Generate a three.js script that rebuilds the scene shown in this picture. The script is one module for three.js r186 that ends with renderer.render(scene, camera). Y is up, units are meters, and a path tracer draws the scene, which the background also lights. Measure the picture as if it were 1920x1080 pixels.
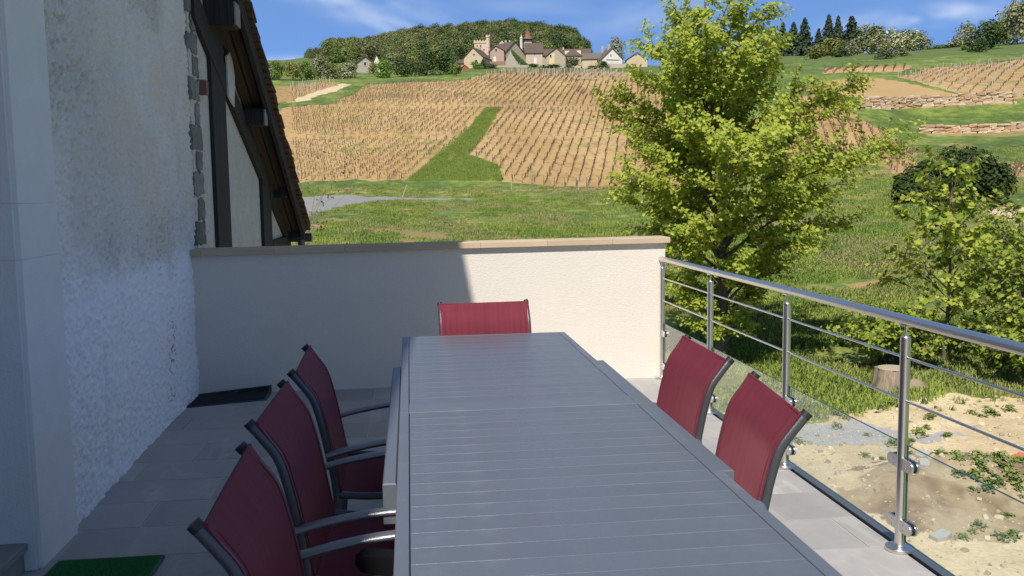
import * as THREE from 'three';
import { mergeGeometries } from 'three/addons/utils/BufferGeometryUtils.js';

// ---------------------------------------------------------------- camera, sky, sun, exposure
const scene = new THREE.Scene();
const camera = new THREE.PerspectiveCamera(34.815, 16 / 9, 0.05, 9000);
camera.position.set(0, 1.55, 0);
camera.up.set(0.0259, 0.9946, -0.1003);
camera.lookAt(0.10973, 1.55 - 0.10230, -0.98868);
const renderer = new THREE.WebGLRenderer({ antialias: true });
renderer.toneMapping = THREE.LinearToneMapping;
renderer.toneMappingExposure = 1.12;
renderer.shadowMap.enabled = true;

const sun = new THREE.DirectionalLight(new THREE.Color(1, 0.945, 0.86), 4.6);
sun.position.set(-0.36 * 60, 60, 0.8 * 60);
sun.castShadow = true;
sun.shadow.mapSize.set(4096, 4096);
Object.assign(sun.shadow.camera, { left: -60, right: 60, top: 60, bottom: -60, near: 1, far: 400 });
scene.add(sun, sun.target);

// ---------------------------------------------------------------- numbers
function rng(seed) { let a = seed >>> 0; return () => { a = (a + 0x6d2b79f5) | 0; let t = Math.imul(a ^ (a >>> 15), 1 | a); t = (t + Math.imul(t ^ (t >>> 7), 61 | t)) ^ t; return ((t ^ (t >>> 14)) >>> 0) / 4294967296; }; }
const HT = new Float32Array(65536); { const r = rng(7); for (let i = 0; i < 65536; i++) HT[i] = r(); }
const hash2 = (i, j) => HT[((i * 73 + j * 9157) ^ (i >> 6) * 31) & 65535];
function vnoise(x, y) {
  const i = Math.floor(x), j = Math.floor(y), f = x - i, g = y - j, u = f * f * (3 - 2 * f), v = g * g * (3 - 2 * g);
  const a = hash2(i, j), b = hash2(i + 1, j), c = hash2(i, j + 1), d = hash2(i + 1, j + 1);
  return a + (b - a) * u + (c - a) * v + (a - b - c + d) * u * v;
}
function fbm(x, y, n = 4) { let s = 0, a = 0.5, t = 0; for (let k = 0; k < n; k++) { s += a * vnoise(x, y); t += a; a *= 0.5; x = x * 2.03 + 17.1; y = y * 2.03 + 9.7; } return s / t; }
const clamp = (v, a = 0, b = 1) => Math.min(b, Math.max(a, v));
const sstep = (a, b, x) => { const t = clamp((x - a) / (b - a)); return t * t * (3 - 2 * t); };
const lerp = (a, b, t) => a + (b - a) * t;
const mix3 = (a, b, t) => [a[0] + (b[0] - a[0]) * t, a[1] + (b[1] - a[1]) * t, a[2] + (b[2] - a[2]) * t];
const toS = (c) => (c <= 0.0031308 ? 12.92 * c : 1.055 * Math.pow(c, 1 / 2.4) - 0.055);

// ---------------------------------------------------------------- sky: clear spring blue with thin high cloud
{
  const W = 2048, Hh = 1024, data = new Float32Array(W * Hh * 4);
  const wisps = [[-5, 12.0, 6, 0.8, -0.2, 0.42], [-1, 10.2, 4, 0.6, -0.28, 0.32], [-8, 7.7, 5, 0.4, 0.0, 0.7], [30, 9.3, 4, 0.5, 0.05, 0.6], [15, 10.4, 4, 1.0, 0.2, 0.16]];
  for (let j = 0; j < Hh; j++) {
    const el = ((j + 0.5) / Hh - 0.5) * Math.PI, e = Math.max(0, Math.sin(el)), ed = el * 180 / Math.PI;
    for (let i = 0; i < W; i++) {
      const th = ((i + 0.5) / W - 0.5) * 2 * Math.PI, dx = Math.cos(th), dz = Math.sin(th);
      const azd = Math.atan2(dx, -dz) * 180 / Math.PI;
      const k = Math.pow(1 - e, 2.2);
      let c = mix3([0.11, 0.155, 0.25], [0.164, 0.38, 0.89], k); { const w = Math.pow(1 - e, 16) * 0.12; c = [c[0] + w, c[1] + w * 0.8, c[2]]; };
      if (el < 0) c = [0.16, 0.19, 0.2];
      // thin cirrus all round
      const p = 1 / (e + 0.12), cx = dx * p * Math.cos(el), cy = dz * p * Math.cos(el);
      let ci = sstep(0.6, 0.95, fbm(cx * 1.1 + 40 + cy * 0.5, cy * 3.2 + 11, 5)) * 0.18 * sstep(0.02, 0.2, e);
      if (ed > 2 && ed < 20) for (const [a0, e0, sa, se, sl, am] of wisps) {
        const da = azd - a0; if (Math.abs(da) > sa * 2.2) continue;
        const de = ed - e0 - sl * da, g = Math.exp(-(da * da) / (sa * sa) - (de * de) / (se * se));
        ci = Math.max(ci, am * g * sstep(0.22, 0.8, fbm(azd * 0.5 + de * 0.5, ed * 1.7 - sl * da * 1.7, 5)) * 1.3);
      }
      c = mix3(c, [0.82, 0.88, 0.97], clamp(ci));
      const o = (j * W + i) * 4; data[o] = c[0]; data[o + 1] = c[1]; data[o + 2] = c[2]; data[o + 3] = 1;
    }
  }
  const sky = new THREE.DataTexture(data, W, Hh, THREE.RGBAFormat, THREE.FloatType);
  sky.mapping = THREE.EquirectangularReflectionMapping; sky.magFilter = THREE.LinearFilter; sky.colorSpace = THREE.LinearSRGBColorSpace; sky.needsUpdate = true;
  scene.background = sky; scene.environment = sky;
}

// ---------------------------------------------------------------- builders
const taken = {};
function numbered(name) { const n = taken[name] || 0; taken[name] = n + 1; return n ? `${name}_${String(n).padStart(3, '0')}` : name; }
function shade(o) { o.traverse((m) => { if (m.isMesh) { m.castShadow = true; m.receiveShadow = true; } }); return o; }
function thing(name, label, category, pos = [0, 0, 0], turn = 0, group) {
  const o = new THREE.Group(); o.name = numbered(name); scene.add(o); o.position.set(...pos); o.rotation.y = turn;
  o.userData = { label, category }; if (group) o.userData.group = group; return o;
}
function part(name, geo, m, parent) { const o = new THREE.Mesh(Array.isArray(geo) ? mg(geo) : geo, m); o.name = name; parent.add(o); o.castShadow = o.receiveShadow = true; return o; }
function solo(name, geo, m, label, category, group) { const o = part(numbered(name), geo, m, scene); o.userData = { label, category }; if (group) o.userData.group = group; return o; }
function struct(name, geo, m) { const o = part(numbered(name), geo, m, scene); o.userData = { kind: 'structure' }; return o; }
function mg(list) { return list.length === 1 ? list[0] : mergeGeometries(list.map((g) => { g = g.index ? g.toNonIndexed() : g; for (const k of Object.keys(g.attributes)) if (!['position', 'normal', 'uv', 'color'].includes(k)) g.deleteAttribute(k); return g; })); }
// uv in metres from the face's direction
function muv(g, ox = 0, oy = 0) {
  g = g.index ? g.toNonIndexed() : g;
  const p = g.attributes.position, n = p.count, uv = new Float32Array(n * 2), a = new THREE.Vector3(), b = new THREE.Vector3(), c = new THREE.Vector3();
  for (let i = 0; i < n; i += 3) {
    a.fromBufferAttribute(p, i); b.fromBufferAttribute(p, i + 1).sub(a); c.fromBufferAttribute(p, i + 2).sub(a); b.cross(c);
    const X = Math.abs(b.x), Y = Math.abs(b.y), Z = Math.abs(b.z);
    for (let k = i; k < i + 3; k++) { const x = p.getX(k), y = p.getY(k), z = p.getZ(k); uv[2 * k] = (X >= Y && X >= Z ? z : x) + ox; uv[2 * k + 1] = (Y > X && Y >= Z ? z : y) + oy; }
  }
  g.setAttribute('uv', new THREE.BufferAttribute(uv, 2)); return g;
}
// box from corner to corner, chamfered
function bx(x0, x1, y0, y1, z0, z1, ch = 0, ox = 0, oy = 0) {
  let g;
  if (!ch) { g = new THREE.BoxGeometry(x1 - x0, y1 - y0, z1 - z0); }
  else {
    const w = x1 - x0 - 2 * ch, d = z1 - z0 - 2 * ch, s = new THREE.Shape([[-w / 2, -d / 2], [w / 2, -d / 2], [w / 2, d / 2], [-w / 2, d / 2]].map((q) => new THREE.Vector2(...q)));
    g = new THREE.ExtrudeGeometry(s, { depth: y1 - y0 - 2 * ch, bevelEnabled: true, bevelThickness: ch, bevelSize: ch, bevelSegments: 1, steps: 1 });
    g.translate(0, 0, -(y1 - y0 - 2 * ch) / 2); g.rotateX(-Math.PI / 2);
  }
  g.translate((x0 + x1) / 2, (y0 + y1) / 2, (z0 + z1) / 2); return muv(g, ox, oy);
}
const V = (x, y, z) => new THREE.Vector3(x, y, z);
function tube(pts, r, seg = 24, rad = 10, closedCaps = true) {
  const c = pts.length === 2 ? new THREE.LineCurve3(V(...pts[0]), V(...pts[1])) : new THREE.CatmullRomCurve3(pts.map((q) => V(...q)), false, 'centripetal');
  const g = new THREE.TubeGeometry(c, pts.length === 2 ? 1 : seg, r, rad, false).toNonIndexed(), out = [g];
  if (closedCaps) for (const t of [0, 1]) {
    const d = new THREE.CircleGeometry(r, rad), p = c.getPointAt(t), tg = c.getTangentAt(t).multiplyScalar(t ? 1 : -1);
    d.applyQuaternion(new THREE.Quaternion().setFromUnitVectors(V(0, 0, 1), tg)); d.translate(p.x, p.y, p.z); out.push(d.toNonIndexed());
  }
  return mergeGeometries(out);
}
function cyl(x, y0, y1, z, r0, r1 = r0, n = 20) { const g = new THREE.CylinderGeometry(r1, r0, y1 - y0, n); g.translate(x, (y0 + y1) / 2, z); return g; }
function prism(pts, d0, d1, axis = 'z') { // polygon swept along an axis: pts are (z,y) for axis x, (x,y) for axis z, (x,z) for axis y
  const s = new THREE.Shape(pts.map((q) => new THREE.Vector2(...q))), g = new THREE.ExtrudeGeometry(s, { depth: d1 - d0, bevelEnabled: false });
  if (axis === 'z') g.translate(0, 0, d0);
  if (axis === 'x') { g.rotateY(-Math.PI / 2); g.translate(d1, 0, 0); } // shape x -> world z
  if (axis === 'y') { g.rotateX(Math.PI / 2); g.translate(0, d1, 0); }
  return muv(g);
}
function tint(g, c) { const n = g.attributes.position.count, a = new Float32Array(n * 3); for (let i = 0; i < n; i++) a.set(c, i * 3); g.setAttribute('color', new THREE.BufferAttribute(a, 3)); return g; }

// ---------------------------------------------------------------- textures and materials
function tex(w, h, fn, size = 1, linear = false) {
  const d = new Uint8Array(w * h * 4);
  for (let j = 0; j < h; j++) for (let i = 0; i < w; i++) { const c = fn((i + 0.5) / w, (j + 0.5) / h, i, j), o = (j * w + i) * 4; for (let k = 0; k < 3; k++) d[o + k] = 255 * clamp(linear ? (c.length ? c[k] : c) : toS(clamp(c[k]))); d[o + 3] = 255; }
  const t = new THREE.DataTexture(d, w, h); t.wrapS = t.wrapT = THREE.RepeatWrapping; t.magFilter = THREE.LinearFilter; t.minFilter = THREE.LinearMipmapLinearFilter; t.generateMipmaps = true;
  if (!linear) t.colorSpace = THREE.SRGBColorSpace; const s = Array.isArray(size) ? size : [size, size]; t.repeat.set(1 / s[0], 1 / s[1]); t.needsUpdate = true; return t;
}
// noise that wraps round the tile
function wrapFbm(u, v, f, n = 4, sy = 1) { let s = 0, a = 0.5, t = 0; for (let k = 0; k < n; k++) { const F = f << k, G = Math.max(1, Math.round(F * sy)); const x = u * F, y = v * G, i = Math.floor(x), j = Math.floor(y), fx = x - i, fy = y - j, p = fx * fx * (3 - 2 * fx), q = fy * fy * (3 - 2 * fy), h = (m, n2) => hash2(((m % F) + F) % F + k * 101, ((n2 % G) + G) % G + k * 57); const A = h(i, j), B = h(i + 1, j), C = h(i, j + 1), D = h(i + 1, j + 1); s += a * (A + (B - A) * p + (C - A) * q + (A - B - C + D) * p * q); t += a; a *= 0.55; } return s / t; }
const std = (o) => new THREE.MeshStandardMaterial(o), phy = (o) => new THREE.MeshPhysicalMaterial(o);
const rgb = (r, g, b) => new THREE.Color().setRGB(r, g, b);
const grainT = tex(512, 512, (u, v) => wrapFbm(u, v, 64, 3), 0.5, true);
const softT = tex(512, 512, (u, v) => wrapFbm(u, v, 6, 6), 1.6, true);
function toned(base, amp, f, size, res = 512, sy = 1) { return tex(res, res, (u, v) => { const k = 1 + amp * (wrapFbm(u, v, f, 6, sy) - 0.5) * 2; return [base[0] * k, base[1] * k, base[2] * k]; }, size); }
// ---------------------------------------------------------------- the lie of the land: height over (bearing in degrees, distance)
const LAND = [
[-31.51, [2, -2.70, 12, -2.65, 19, -2.50, 50, -0.08, 70, 0.70, 84, 1.47, 98, 2.21, 108, 3.40, 138, 9.50, 165, 15.12, 190, 20.15, 225, 25.58, 270, 32.42, 330, 40.75, 420, 52.19, 600, 70.96, 1200, 35.48, 4000, 0.00]],
[-8.93, [2, -2.70, 12, -2.65, 19, -2.50, 50, -0.81, 70, -0.00, 84, 0.85, 98, 1.66, 108, 3.04, 138, 10.29, 165, 16.95, 190, 22.89, 225, 29.26, 270, 37.28, 330, 47.01, 420, 60.31, 600, 81.93, 1200, 40.97, 4000, 0.00]],
[-3.61, [2, -2.70, 12, -2.65, 19, -2.50, 50, -0.94, 70, 0.06, 85, 0.95, 96, 1.52, 100, 1.97, 108, 3.23, 137, 10.06, 165, 17.04, 200, 25.31, 225, 29.40, 270, 36.75, 330, 46.40, 400, 58.55, 460, 69.63, 520, 79.65, 650, 95.60, 1200, 47.80, 4000, 0.00]],
[1.23, [2, -2.70, 12, -2.65, 19, -2.50, 52, -1.13, 75, 0.06, 88, 0.91, 98, 1.51, 102, 2.03, 109, 3.19, 137, 9.98, 165, 17.01, 212, 27.82, 270, 36.51, 335, 46.60, 400, 58.68, 480, 77.03, 560, 93.33, 700, 112.02, 1200, 56.01, 4000, 0.00]],
[6.15, [2, -2.70, 12, -2.65, 19, -2.50, 52, -1.21, 75, -0.05, 88, 0.79, 98, 1.38, 102, 1.90, 109, 2.93, 137, 9.85, 165, 16.86, 215, 28.74, 270, 36.76, 335, 46.73, 400, 59.30, 480, 78.86, 560, 97.03, 700, 113.52, 1200, 56.76, 4000, 0.00]],
[10.09, [2, -2.70, 12, -2.65, 19, -2.50, 52, -1.26, 75, -0.12, 88, 0.70, 98, 1.28, 102, 1.80, 109, 2.75, 137, 9.69, 165, 16.66, 212, 27.39, 270, 36.26, 335, 46.12, 400, 58.33, 480, 76.09, 540, 89.60, 700, 110.64, 1200, 55.32, 4000, 0.00]],
[11.39, [2, -2.70, 12, -2.65, 19, -2.50, 52, -1.27, 75, -0.14, 88, 0.68, 98, 1.25, 102, 1.76, 109, 2.71, 137, 9.63, 165, 16.58, 212, 27.03, 270, 35.96, 335, 45.74, 385, 54.27, 420, 59.99, 600, 79.70, 1200, 39.85, 4000, 0.00]],
[15.92, [2, -2.70, 12, -2.65, 19, -2.50, 30, -1.91, 50, -1.20, 68, -0.05, 90, 0.97, 107, 2.37, 137, 9.39, 165, 16.24, 212, 26.30, 270, 35.46, 340, 45.75, 380, 51.79, 600, 76.57, 1200, 38.29, 4000, 0.00]],
[22.17, [2, -2.70, 12, -2.65, 19, -2.50, 29, -1.76, 48, -1.10, 64, -0.02, 86, 1.58, 104, 4.74, 128, 9.68, 165, 18.12, 210, 26.84, 280, 38.28, 330, 46.44, 500, 67.15, 1200, 33.57, 4000, 0.00]],
[26.63, [2, -2.70, 12, -2.65, 19, -2.50, 29, -1.71, 47, -0.91, 64, 0.29, 82, 1.92, 107, 6.05, 123, 10.65, 126, 11.54, 130, 12.89, 172, 20.37, 230, 30.10, 300, 41.00, 340, 47.15, 500, 66.25, 1200, 33.12, 4000, 0.00]],
[30.85, [2, -2.70, 12, -2.65, 19, -2.50, 28, -1.54, 46, -0.84, 62, 0.45, 80, 2.02, 113, 7.03, 117, 7.88, 121, 8.79, 131, 11.48, 134, 12.95, 178, 21.16, 240, 31.17, 300, 40.72, 330, 45.64, 500, 65.05, 1200, 32.52, 4000, 0.00]],
[35.31, [2, -2.70, 12, -2.65, 19, -2.50, 28, -1.45, 44, -0.70, 54, -0.17, 66, 0.68, 92, 3.10, 114, 7.06, 118, 7.84, 121, 8.60, 131, 11.26, 134, 12.48, 180, 20.93, 215, 26.28, 260, 33.88, 320, 43.54, 360, 49.85, 500, 65.69, 1200, 32.85, 4000, 0.00]],
[49.71, [2, -2.70, 12, -2.65, 19, -2.50, 28, -1.05, 44, -0.50, 54, -0.11, 66, 0.55, 92, 2.46, 114, 5.65, 118, 6.29, 121, 6.91, 131, 9.08, 134, 10.08, 180, 16.94, 215, 21.26, 260, 27.40, 320, 35.21, 360, 40.30, 500, 52.91, 1200, 26.45, 4000, 0.00]],
];
function columnY(c, D) { const p = c[1]; if (D <= p[0]) return p[1]; for (let i = 2; i < p.length; i += 2) if (D <= p[i]) { const t = (D - p[i - 2]) / (p[i] - p[i - 2]); return p[i - 1] + (p[i + 1] - p[i - 1]) * t; } return p[p.length - 1]; }
function landY(x, z) {
  const D = Math.hypot(x, z); let a = Math.atan2(x, -z) * 180 / Math.PI; const back = Math.abs(a) > 60;
  a = clamp(a, LAND[0][0], LAND[LAND.length - 1][0] - 1e-4);
  let i = 0; while (i < LAND.length - 2 && LAND[i + 1][0] <= a) i++;
  let t = (a - LAND[i][0]) / (LAND[i + 1][0] - LAND[i][0]); t = t * t * (3 - 2 * t);
  let y = lerp(columnY(LAND[i], D), columnY(LAND[i + 1], D), t);
  if (back) { const b = Math.abs(Math.atan2(x, -z) * 180 / Math.PI); y = lerp(y, -2.7, sstep(60, 100, b)); }
  const w = sstep(14, 30, D);
  y += w * ((vnoise(x * 0.11 + 50, z * 0.11) - 0.5) * 0.5 + (vnoise(x * 0.5, z * 0.5 + 30) - 0.5) * 0.16);
  if (D < 30) { // heaped soil below the terrace
    const dx = x - 7.4, dz = z + 11.6; y += 0.42 * Math.exp(-(dx * dx) / 2.6 - (dz * dz) / 0.9) * (0.75 + 0.5 * vnoise(x * 3, z * 3));
    y += (fbm(x * 1.7, z * 1.7, 3) - 0.5) * 0.12;
  }
  return y;
}
const inPoly = (P, x, z) => { let c = false; for (let i = 0, j = P.length - 1; i < P.length; j = i++) { const [a, b] = P[i], [d, e] = P[j]; if ((b > z) !== (e > z) && x < ((d - a) * (z - b)) / (e - b) + a) c = !c; } return c; };
// plots of the hillside in metres east (x) and south (z) of the terrace
const PLOT = {
A: [[-17.75, -107.75], [-0.16, -108.9], [7.77, -136.88], [14.76, -166.75], [-13.18, -167.18], [-19.99, -162.27], [-22.57, -155.27], [-24.27, -149.85]],
B: [[-12.4, -166.64], [-10.57, -178.79], [-7.69, -196.05], [0.03, -203.7], [12.84, -205.1], [17.56, -212.28], [37.48, -217.29], [37.96, -202.88], [36.04, -184.0], [33.85, -177.09], [50.67, -177.72], [44.18, -154.92], [16.45, -160.86], [14.03, -162.9], [-13.01, -164.79]],
C: [[7.9, -123.65], [11.14, -136.65], [16.64, -162.65], [49.84, -149.41], [31.47, -94.18], [10.98, -108.65], [11.58, -117.03], [9.8, -120.8]],
D: [[34.17, -205.07], [57.49, -201.67], [50.18, -175.99], [33.31, -175.36]],
K: [[14.28, -208.91], [17.93, -216.76], [29.57, -258.41], [47.29, -274.05], [58.93, -261.34], [60.97, -238.94], [51.55, -202.03], [35.7, -206.94]],
E: [[44.06, -120.92], [60.5, -142.16], [64.99, -139.51], [58.02, -118.9], [54.43, -107.95], [54.89, -102.98], [51.91, -91.27], [45.29, -77.77], [41.69, -72.58], [42.38, -78.38], [43.35, -86.33], [45.21, -97.42], [39.33, -96.39]],
E2: [[53.92, -79.07], [58.05, -76.08], [49.54, -64.84], [47.55, -69.25]],
F: [[65.29, -153.49], [70.5, -155.13], [75.03, -157.99], [79.72, -153.65], [78.63, -139.57], [74.19, -118.13], [67.34, -119.42], [59.81, -118.01], [61.63, -127.15], [66.5, -142.77]],
G: [[92.64, -199.1], [106.38, -189.02], [103.31, -181.1], [93.67, -168.29], [81.53, -175.16]],
H: [[82.75, -150.33], [100.87, -171.43], [129.75, -184.18], [131.47, -173.64], [80.74, -106.32], [76.6, -112.62], [76.01, -122.31]],
J: [[-28.8, -185.58], [-16.52, -200.32], [-13.7, -197.83], [-16.49, -184.36], [-21.1, -171.81], [-25.42, -163.03]],
track: [[-20.97, -170.62], [-16.65, -186.16], [-13.2, -196.96], [-10.71, -195.31], [-13.57, -186.41], [-17.92, -173.07], [-20.33, -169.18]],
road: [[-13.88, -93.17], [-6.83, -96.36], [-0.29, -96.3], [6.89, -96.05], [6.65, -92.76], [-1.34, -92.69], [-3.72, -86.62], [-5.68, -79.6], [-6.96, -74.07], [-7.5, -68.29], [-7.37, -63.17], [-9.48, -58.74]],
strip: [[-0.16, -108.9], [7.77, -136.88], [14.03, -162.9], [16.45, -162.67], [11.14, -136.65], [7.9, -123.65], [9.8, -120.8], [11.58, -117.03], [10.98, -108.65]],
sandpath: [[32.04, -48.35], [38.35, -56.64], [41.12, -57.27], [42.65, -55.76], [29.7, -38.72], [29.44, -40.91], [30.61, -44.61]],
sand: [[5.69, -13.99], [6.58, -15.02], [8.08, -15.86], [8.54, -15.96], [9.77, -16.53], [10.52, -16.42], [12.21, -15.71], [5.36, -6.73], [3.2, -7.11], [4.58, -10.55]],
gravel: [[6.49, -15.06], [7.27, -15.03], [8.01, -14.77], [8.76, -14.22], [9.22, -14.04], [8.62, -13.84], [7.54, -13.88], [6.71, -13.86], [5.98, -13.87]],
mound: [[6.0, -11.87], [6.82, -12.68], [7.23, -12.68], [8.02, -12.44], [9.21, -12.22], [7.49, -9.88], [6.52, -10.07], [5.97, -10.3], [5.7, -11.13]],
redpatch: [[14.32, -29.84], [15.58, -29.32], [15.06, -28.01], [13.98, -28.56]],
bare1: [[-7.48, -69.2], [-5.91, -66.64], [-5.59, -60.94], [-6.51, -58.44]],
bare2: [[-2.65, -60.54], [-0.25, -64.5], [0.1, -59.5], [-2.11, -54.96]],
};
const boxOf = (P) => { const xs = P.map((q) => q[0]), zs = P.map((q) => q[1]); return [Math.min(...xs), Math.max(...xs), Math.min(...zs), Math.max(...zs)]; };
for (const k in PLOT) PLOT[k].box = boxOf(PLOT[k]);
const inPlot = (k, x, z) => { const P = PLOT[k], b = P.box; return x > b[0] && x < b[1] && z > b[2] && z < b[3] && inPoly(P, x, z); };

function landMesh(D0, D1, nr, aDense, win) {
  const az = []; for (let a = -180; a < -34; a += 6) az.push(a); for (let a = -34; a <= 52; a += aDense) az.push(a); for (let a = 58; a < 180; a += 6) az.push(a); az.push(180);
  const nA = az.length, pos = new Float32Array(nA * (nr + 1) * 3), uv = new Float32Array(nA * (nr + 1) * 2), idx = [];
  for (let r = 0; r <= nr; r++) { const D = D0 * Math.pow(D1 / D0, r / nr); for (let k = 0; k < nA; k++) { const a = az[k] * Math.PI / 180, x = Math.sin(a) * D, z = -Math.cos(a) * D, o = r * nA + k; pos[3 * o] = x; pos[3 * o + 1] = landY(x, z); pos[3 * o + 2] = z; uv[2 * o] = (x - win[0]) / (win[1] - win[0]); uv[2 * o + 1] = (z - win[2]) / (win[3] - win[2]); } }
  for (let r = 0; r < nr; r++) for (let k = 0; k < nA - 1; k++) { const o = r * nA + k; idx.push(o, o + 1, o + nA, o + 1, o + nA + 1, o + nA); }
  const g = new THREE.BufferGeometry(); g.setAttribute('position', new THREE.BufferAttribute(pos, 3)); g.setAttribute('uv', new THREE.BufferAttribute(uv, 2)); g.setIndex(idx); g.computeVertexNormals(); return g;
}
const GR = { lush: [0.125, 0.185, 0.028], yellow: [0.24, 0.26, 0.05], dark: [0.085, 0.135, 0.022], dry: [0.2, 0.18, 0.07], soil: [0.38, 0.24, 0.088], soil2: [0.47, 0.315, 0.13], pale: [0.55, 0.42, 0.22], red: [0.38, 0.2, 0.09], sand: [0.54, 0.42, 0.25], sandLight: [0.66, 0.54, 0.34], gravel: [0.34, 0.34, 0.335], mound: [0.2, 0.135, 0.075], asphalt: [0.23, 0.225, 0.22] };
function grassAt(x, z) {
  const a = fbm(x * 0.13, z * 0.13, 4), b = fbm(x * 0.9 + 7, z * 0.9, 3), c = vnoise(x * 9, z * 9);
  let g = mix3(GR.dark, GR.lush, sstep(0.25, 0.6, a + (b - 0.5) * 0.6)); g = mix3(g, GR.yellow, sstep(0.5, 0.8, b * 0.6 + a * 0.5) * 0.8); g = mix3(g, GR.dry, sstep(0.62, 0.85, b) * 0.5);
  const k = 0.72 + 0.56 * c; return [g[0] * k, g[1] * k, g[2] * k];
}
function mapTexture(win, res, paint) {
  const t = tex(res, res, (u, v) => paint(win[0] + u * (win[1] - win[0]), win[2] + v * (win[3] - win[2])), 1);
  t.wrapS = t.wrapT = THREE.MirroredRepeatWrapping; return t;
}
// meadow next to the terrace
const nearWin = [-24, 46, -64, 6];
const nearMap = mapTexture(nearWin, 2048, (x, z) => {
  const wx = x + (fbm(x * 0.8, z * 0.8, 4) - 0.5) * 2.2, wz = z + (fbm(x * 0.8 + 31, z * 0.8, 4) - 0.5) * 2.2;
  const sx = x + (fbm(x * 2.5, z * 2.5, 3) - 0.5) * 0.9, sz = z + (fbm(x * 2.5 + 31, z * 2.5, 3) - 0.5) * 0.9;
  const f = vnoise(x * 14, z * 14), f2 = vnoise(x * 30 + 5, z * 30);
  let c = grassAt(x, z);
  const bare = sstep(0.57, 0.68, fbm(x * 0.3 + 3, z * 0.3 + 8, 5)); c = mix3(c, mix3(GR.soil, GR.dry, f), bare * 0.85 * (x < 8 ? 1 : 0.45));
  if (inPlot('redpatch', wx, wz) || inPlot('bare1', wx, wz) || inPlot('bare2', wx, wz)) c = mix3(c, mix3(GR.red, GR.soil2, f), 0.85);
  if (inPlot('sandpath', wx, wz)) c = mix3(GR.sand, GR.sandLight, f);
  if (inPlot('sand', sx, sz) || (z > -16.3 && x < 4)) {
    c = mix3(GR.sand, GR.sandLight, sstep(0.3, 0.7, fbm(x * 1.3, z * 1.3, 4))); const k = 0.86 + 0.28 * f2; c = [c[0] * k, c[1] * k, c[2] * k];
    if (inPlot('gravel', sx, sz)) c = mix3(GR.gravel, [0.45, 0.44, 0.43], f2);
    const m = sstep(0.35, 0.6, fbm(sx * 1.2, sz * 1.2 + 4, 4)); if (inPlot('mound', sx, sz)) c = mix3(c, mix3(GR.mound, [0.28, 0.2, 0.12], f), 0.55 + 0.45 * m);
    if (vnoise(x * 22, z * 22) > 0.88) c = mix3(c, [0.4, 0.33, 0.22], 0.5);
  }
  if (inPlot('road', wx, wz)) c = mix3(GR.asphalt, [0.3, 0.29, 0.28], f);
  return c;
});
struct('meadow', landMesh(3, 63, 210, 0.22, nearWin), std({ map: nearMap, roughness: 1, bumpMap: nearMap, bumpScale: 0.05 }));
// the hillside with its plots
const farWin = [-52, 158, -262, -52];
const SOILS = ['A', 'B', 'C', 'D', 'K', 'E', 'E2', 'G', 'H', 'J'];
const farMap = mapTexture(farWin, 2048, (x, z) => {
  const wx = x + (fbm(x * 0.5, z * 0.5, 4) - 0.5) * 1.8, wz = z + (fbm(x * 0.5 + 31, z * 0.5, 4) - 0.5) * 3.2, f = vnoise(x * 5, z * 5), p = fbm(x * 0.12, z * 0.06, 4);
  let c = grassAt(x * 0.8, z * 0.8); if (z > -100) c = mix3(c, mix3(GR.soil2, GR.dry, f), sstep(0.56, 0.68, fbm(x * 0.25 + 3, z * 0.2 + 8, 5)) * 0.75); { const m = 0.6 + 0.45 * vnoise(x * 2.3 + 4, z * 1.2) + 0.4 * vnoise(x * 0.7, z * 0.25 + 8); c = [c[0] * m, c[1] * m, c[2] * m]; }
  if (inPlot('F', wx, wz)) c = mix3(mix3(GR.soil, GR.soil2, p), GR.pale, f * 0.3);
  for (const s of SOILS) if (inPlot(s, wx, wz)) { const q = s === 'G' || s === 'E' ? mix3(GR.soil, GR.red, 0.4) : GR.soil; c = mix3(mix3(q, GR.soil2, sstep(0.3, 0.75, p)), s === 'J' ? GR.dry : GR.pale, f * 0.28); c = mix3(c, [0.22, 0.13, 0.06], sstep(0.5, 0.9, vnoise(x * 2.1 + 9, z * 1.1)) * 0.5); if (fbm(x * 0.25 + 2, z * 0.25, 4) > 0.71) c = mix3(c, GR.lush, 0.4); break; }
  if (inPlot('track', wx, wz)) c = mix3(GR.pale, [0.62, 0.52, 0.38], f);
  if (inPlot('road', wx, wz)) c = mix3(GR.asphalt, [0.3, 0.29, 0.28], f);
  return c;
});
struct('hillside', landMesh(62.4, 262, 190, 0.2, farWin), std({ map: farMap, roughness: 1, bumpMap: farMap, bumpScale: 0.12 }));
const ridgeMap = tex(512, 512, (u, v) => { const a = wrapFbm(u, v, 6, 5), b = wrapFbm(u, v, 40, 3); let c = mix3(GR.dark, GR.lush, a * 1.3 - 0.2); c = mix3(c, [0.12, 0.1, 0.05], sstep(0.5, 0.75, b) * 0.6); return c; }, 1);
struct('far_hills', landMesh(261, 4000, 90, 0.35, [0, 60, 0, 60]), std({ map: ridgeMap, roughness: 1 }));
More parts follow.
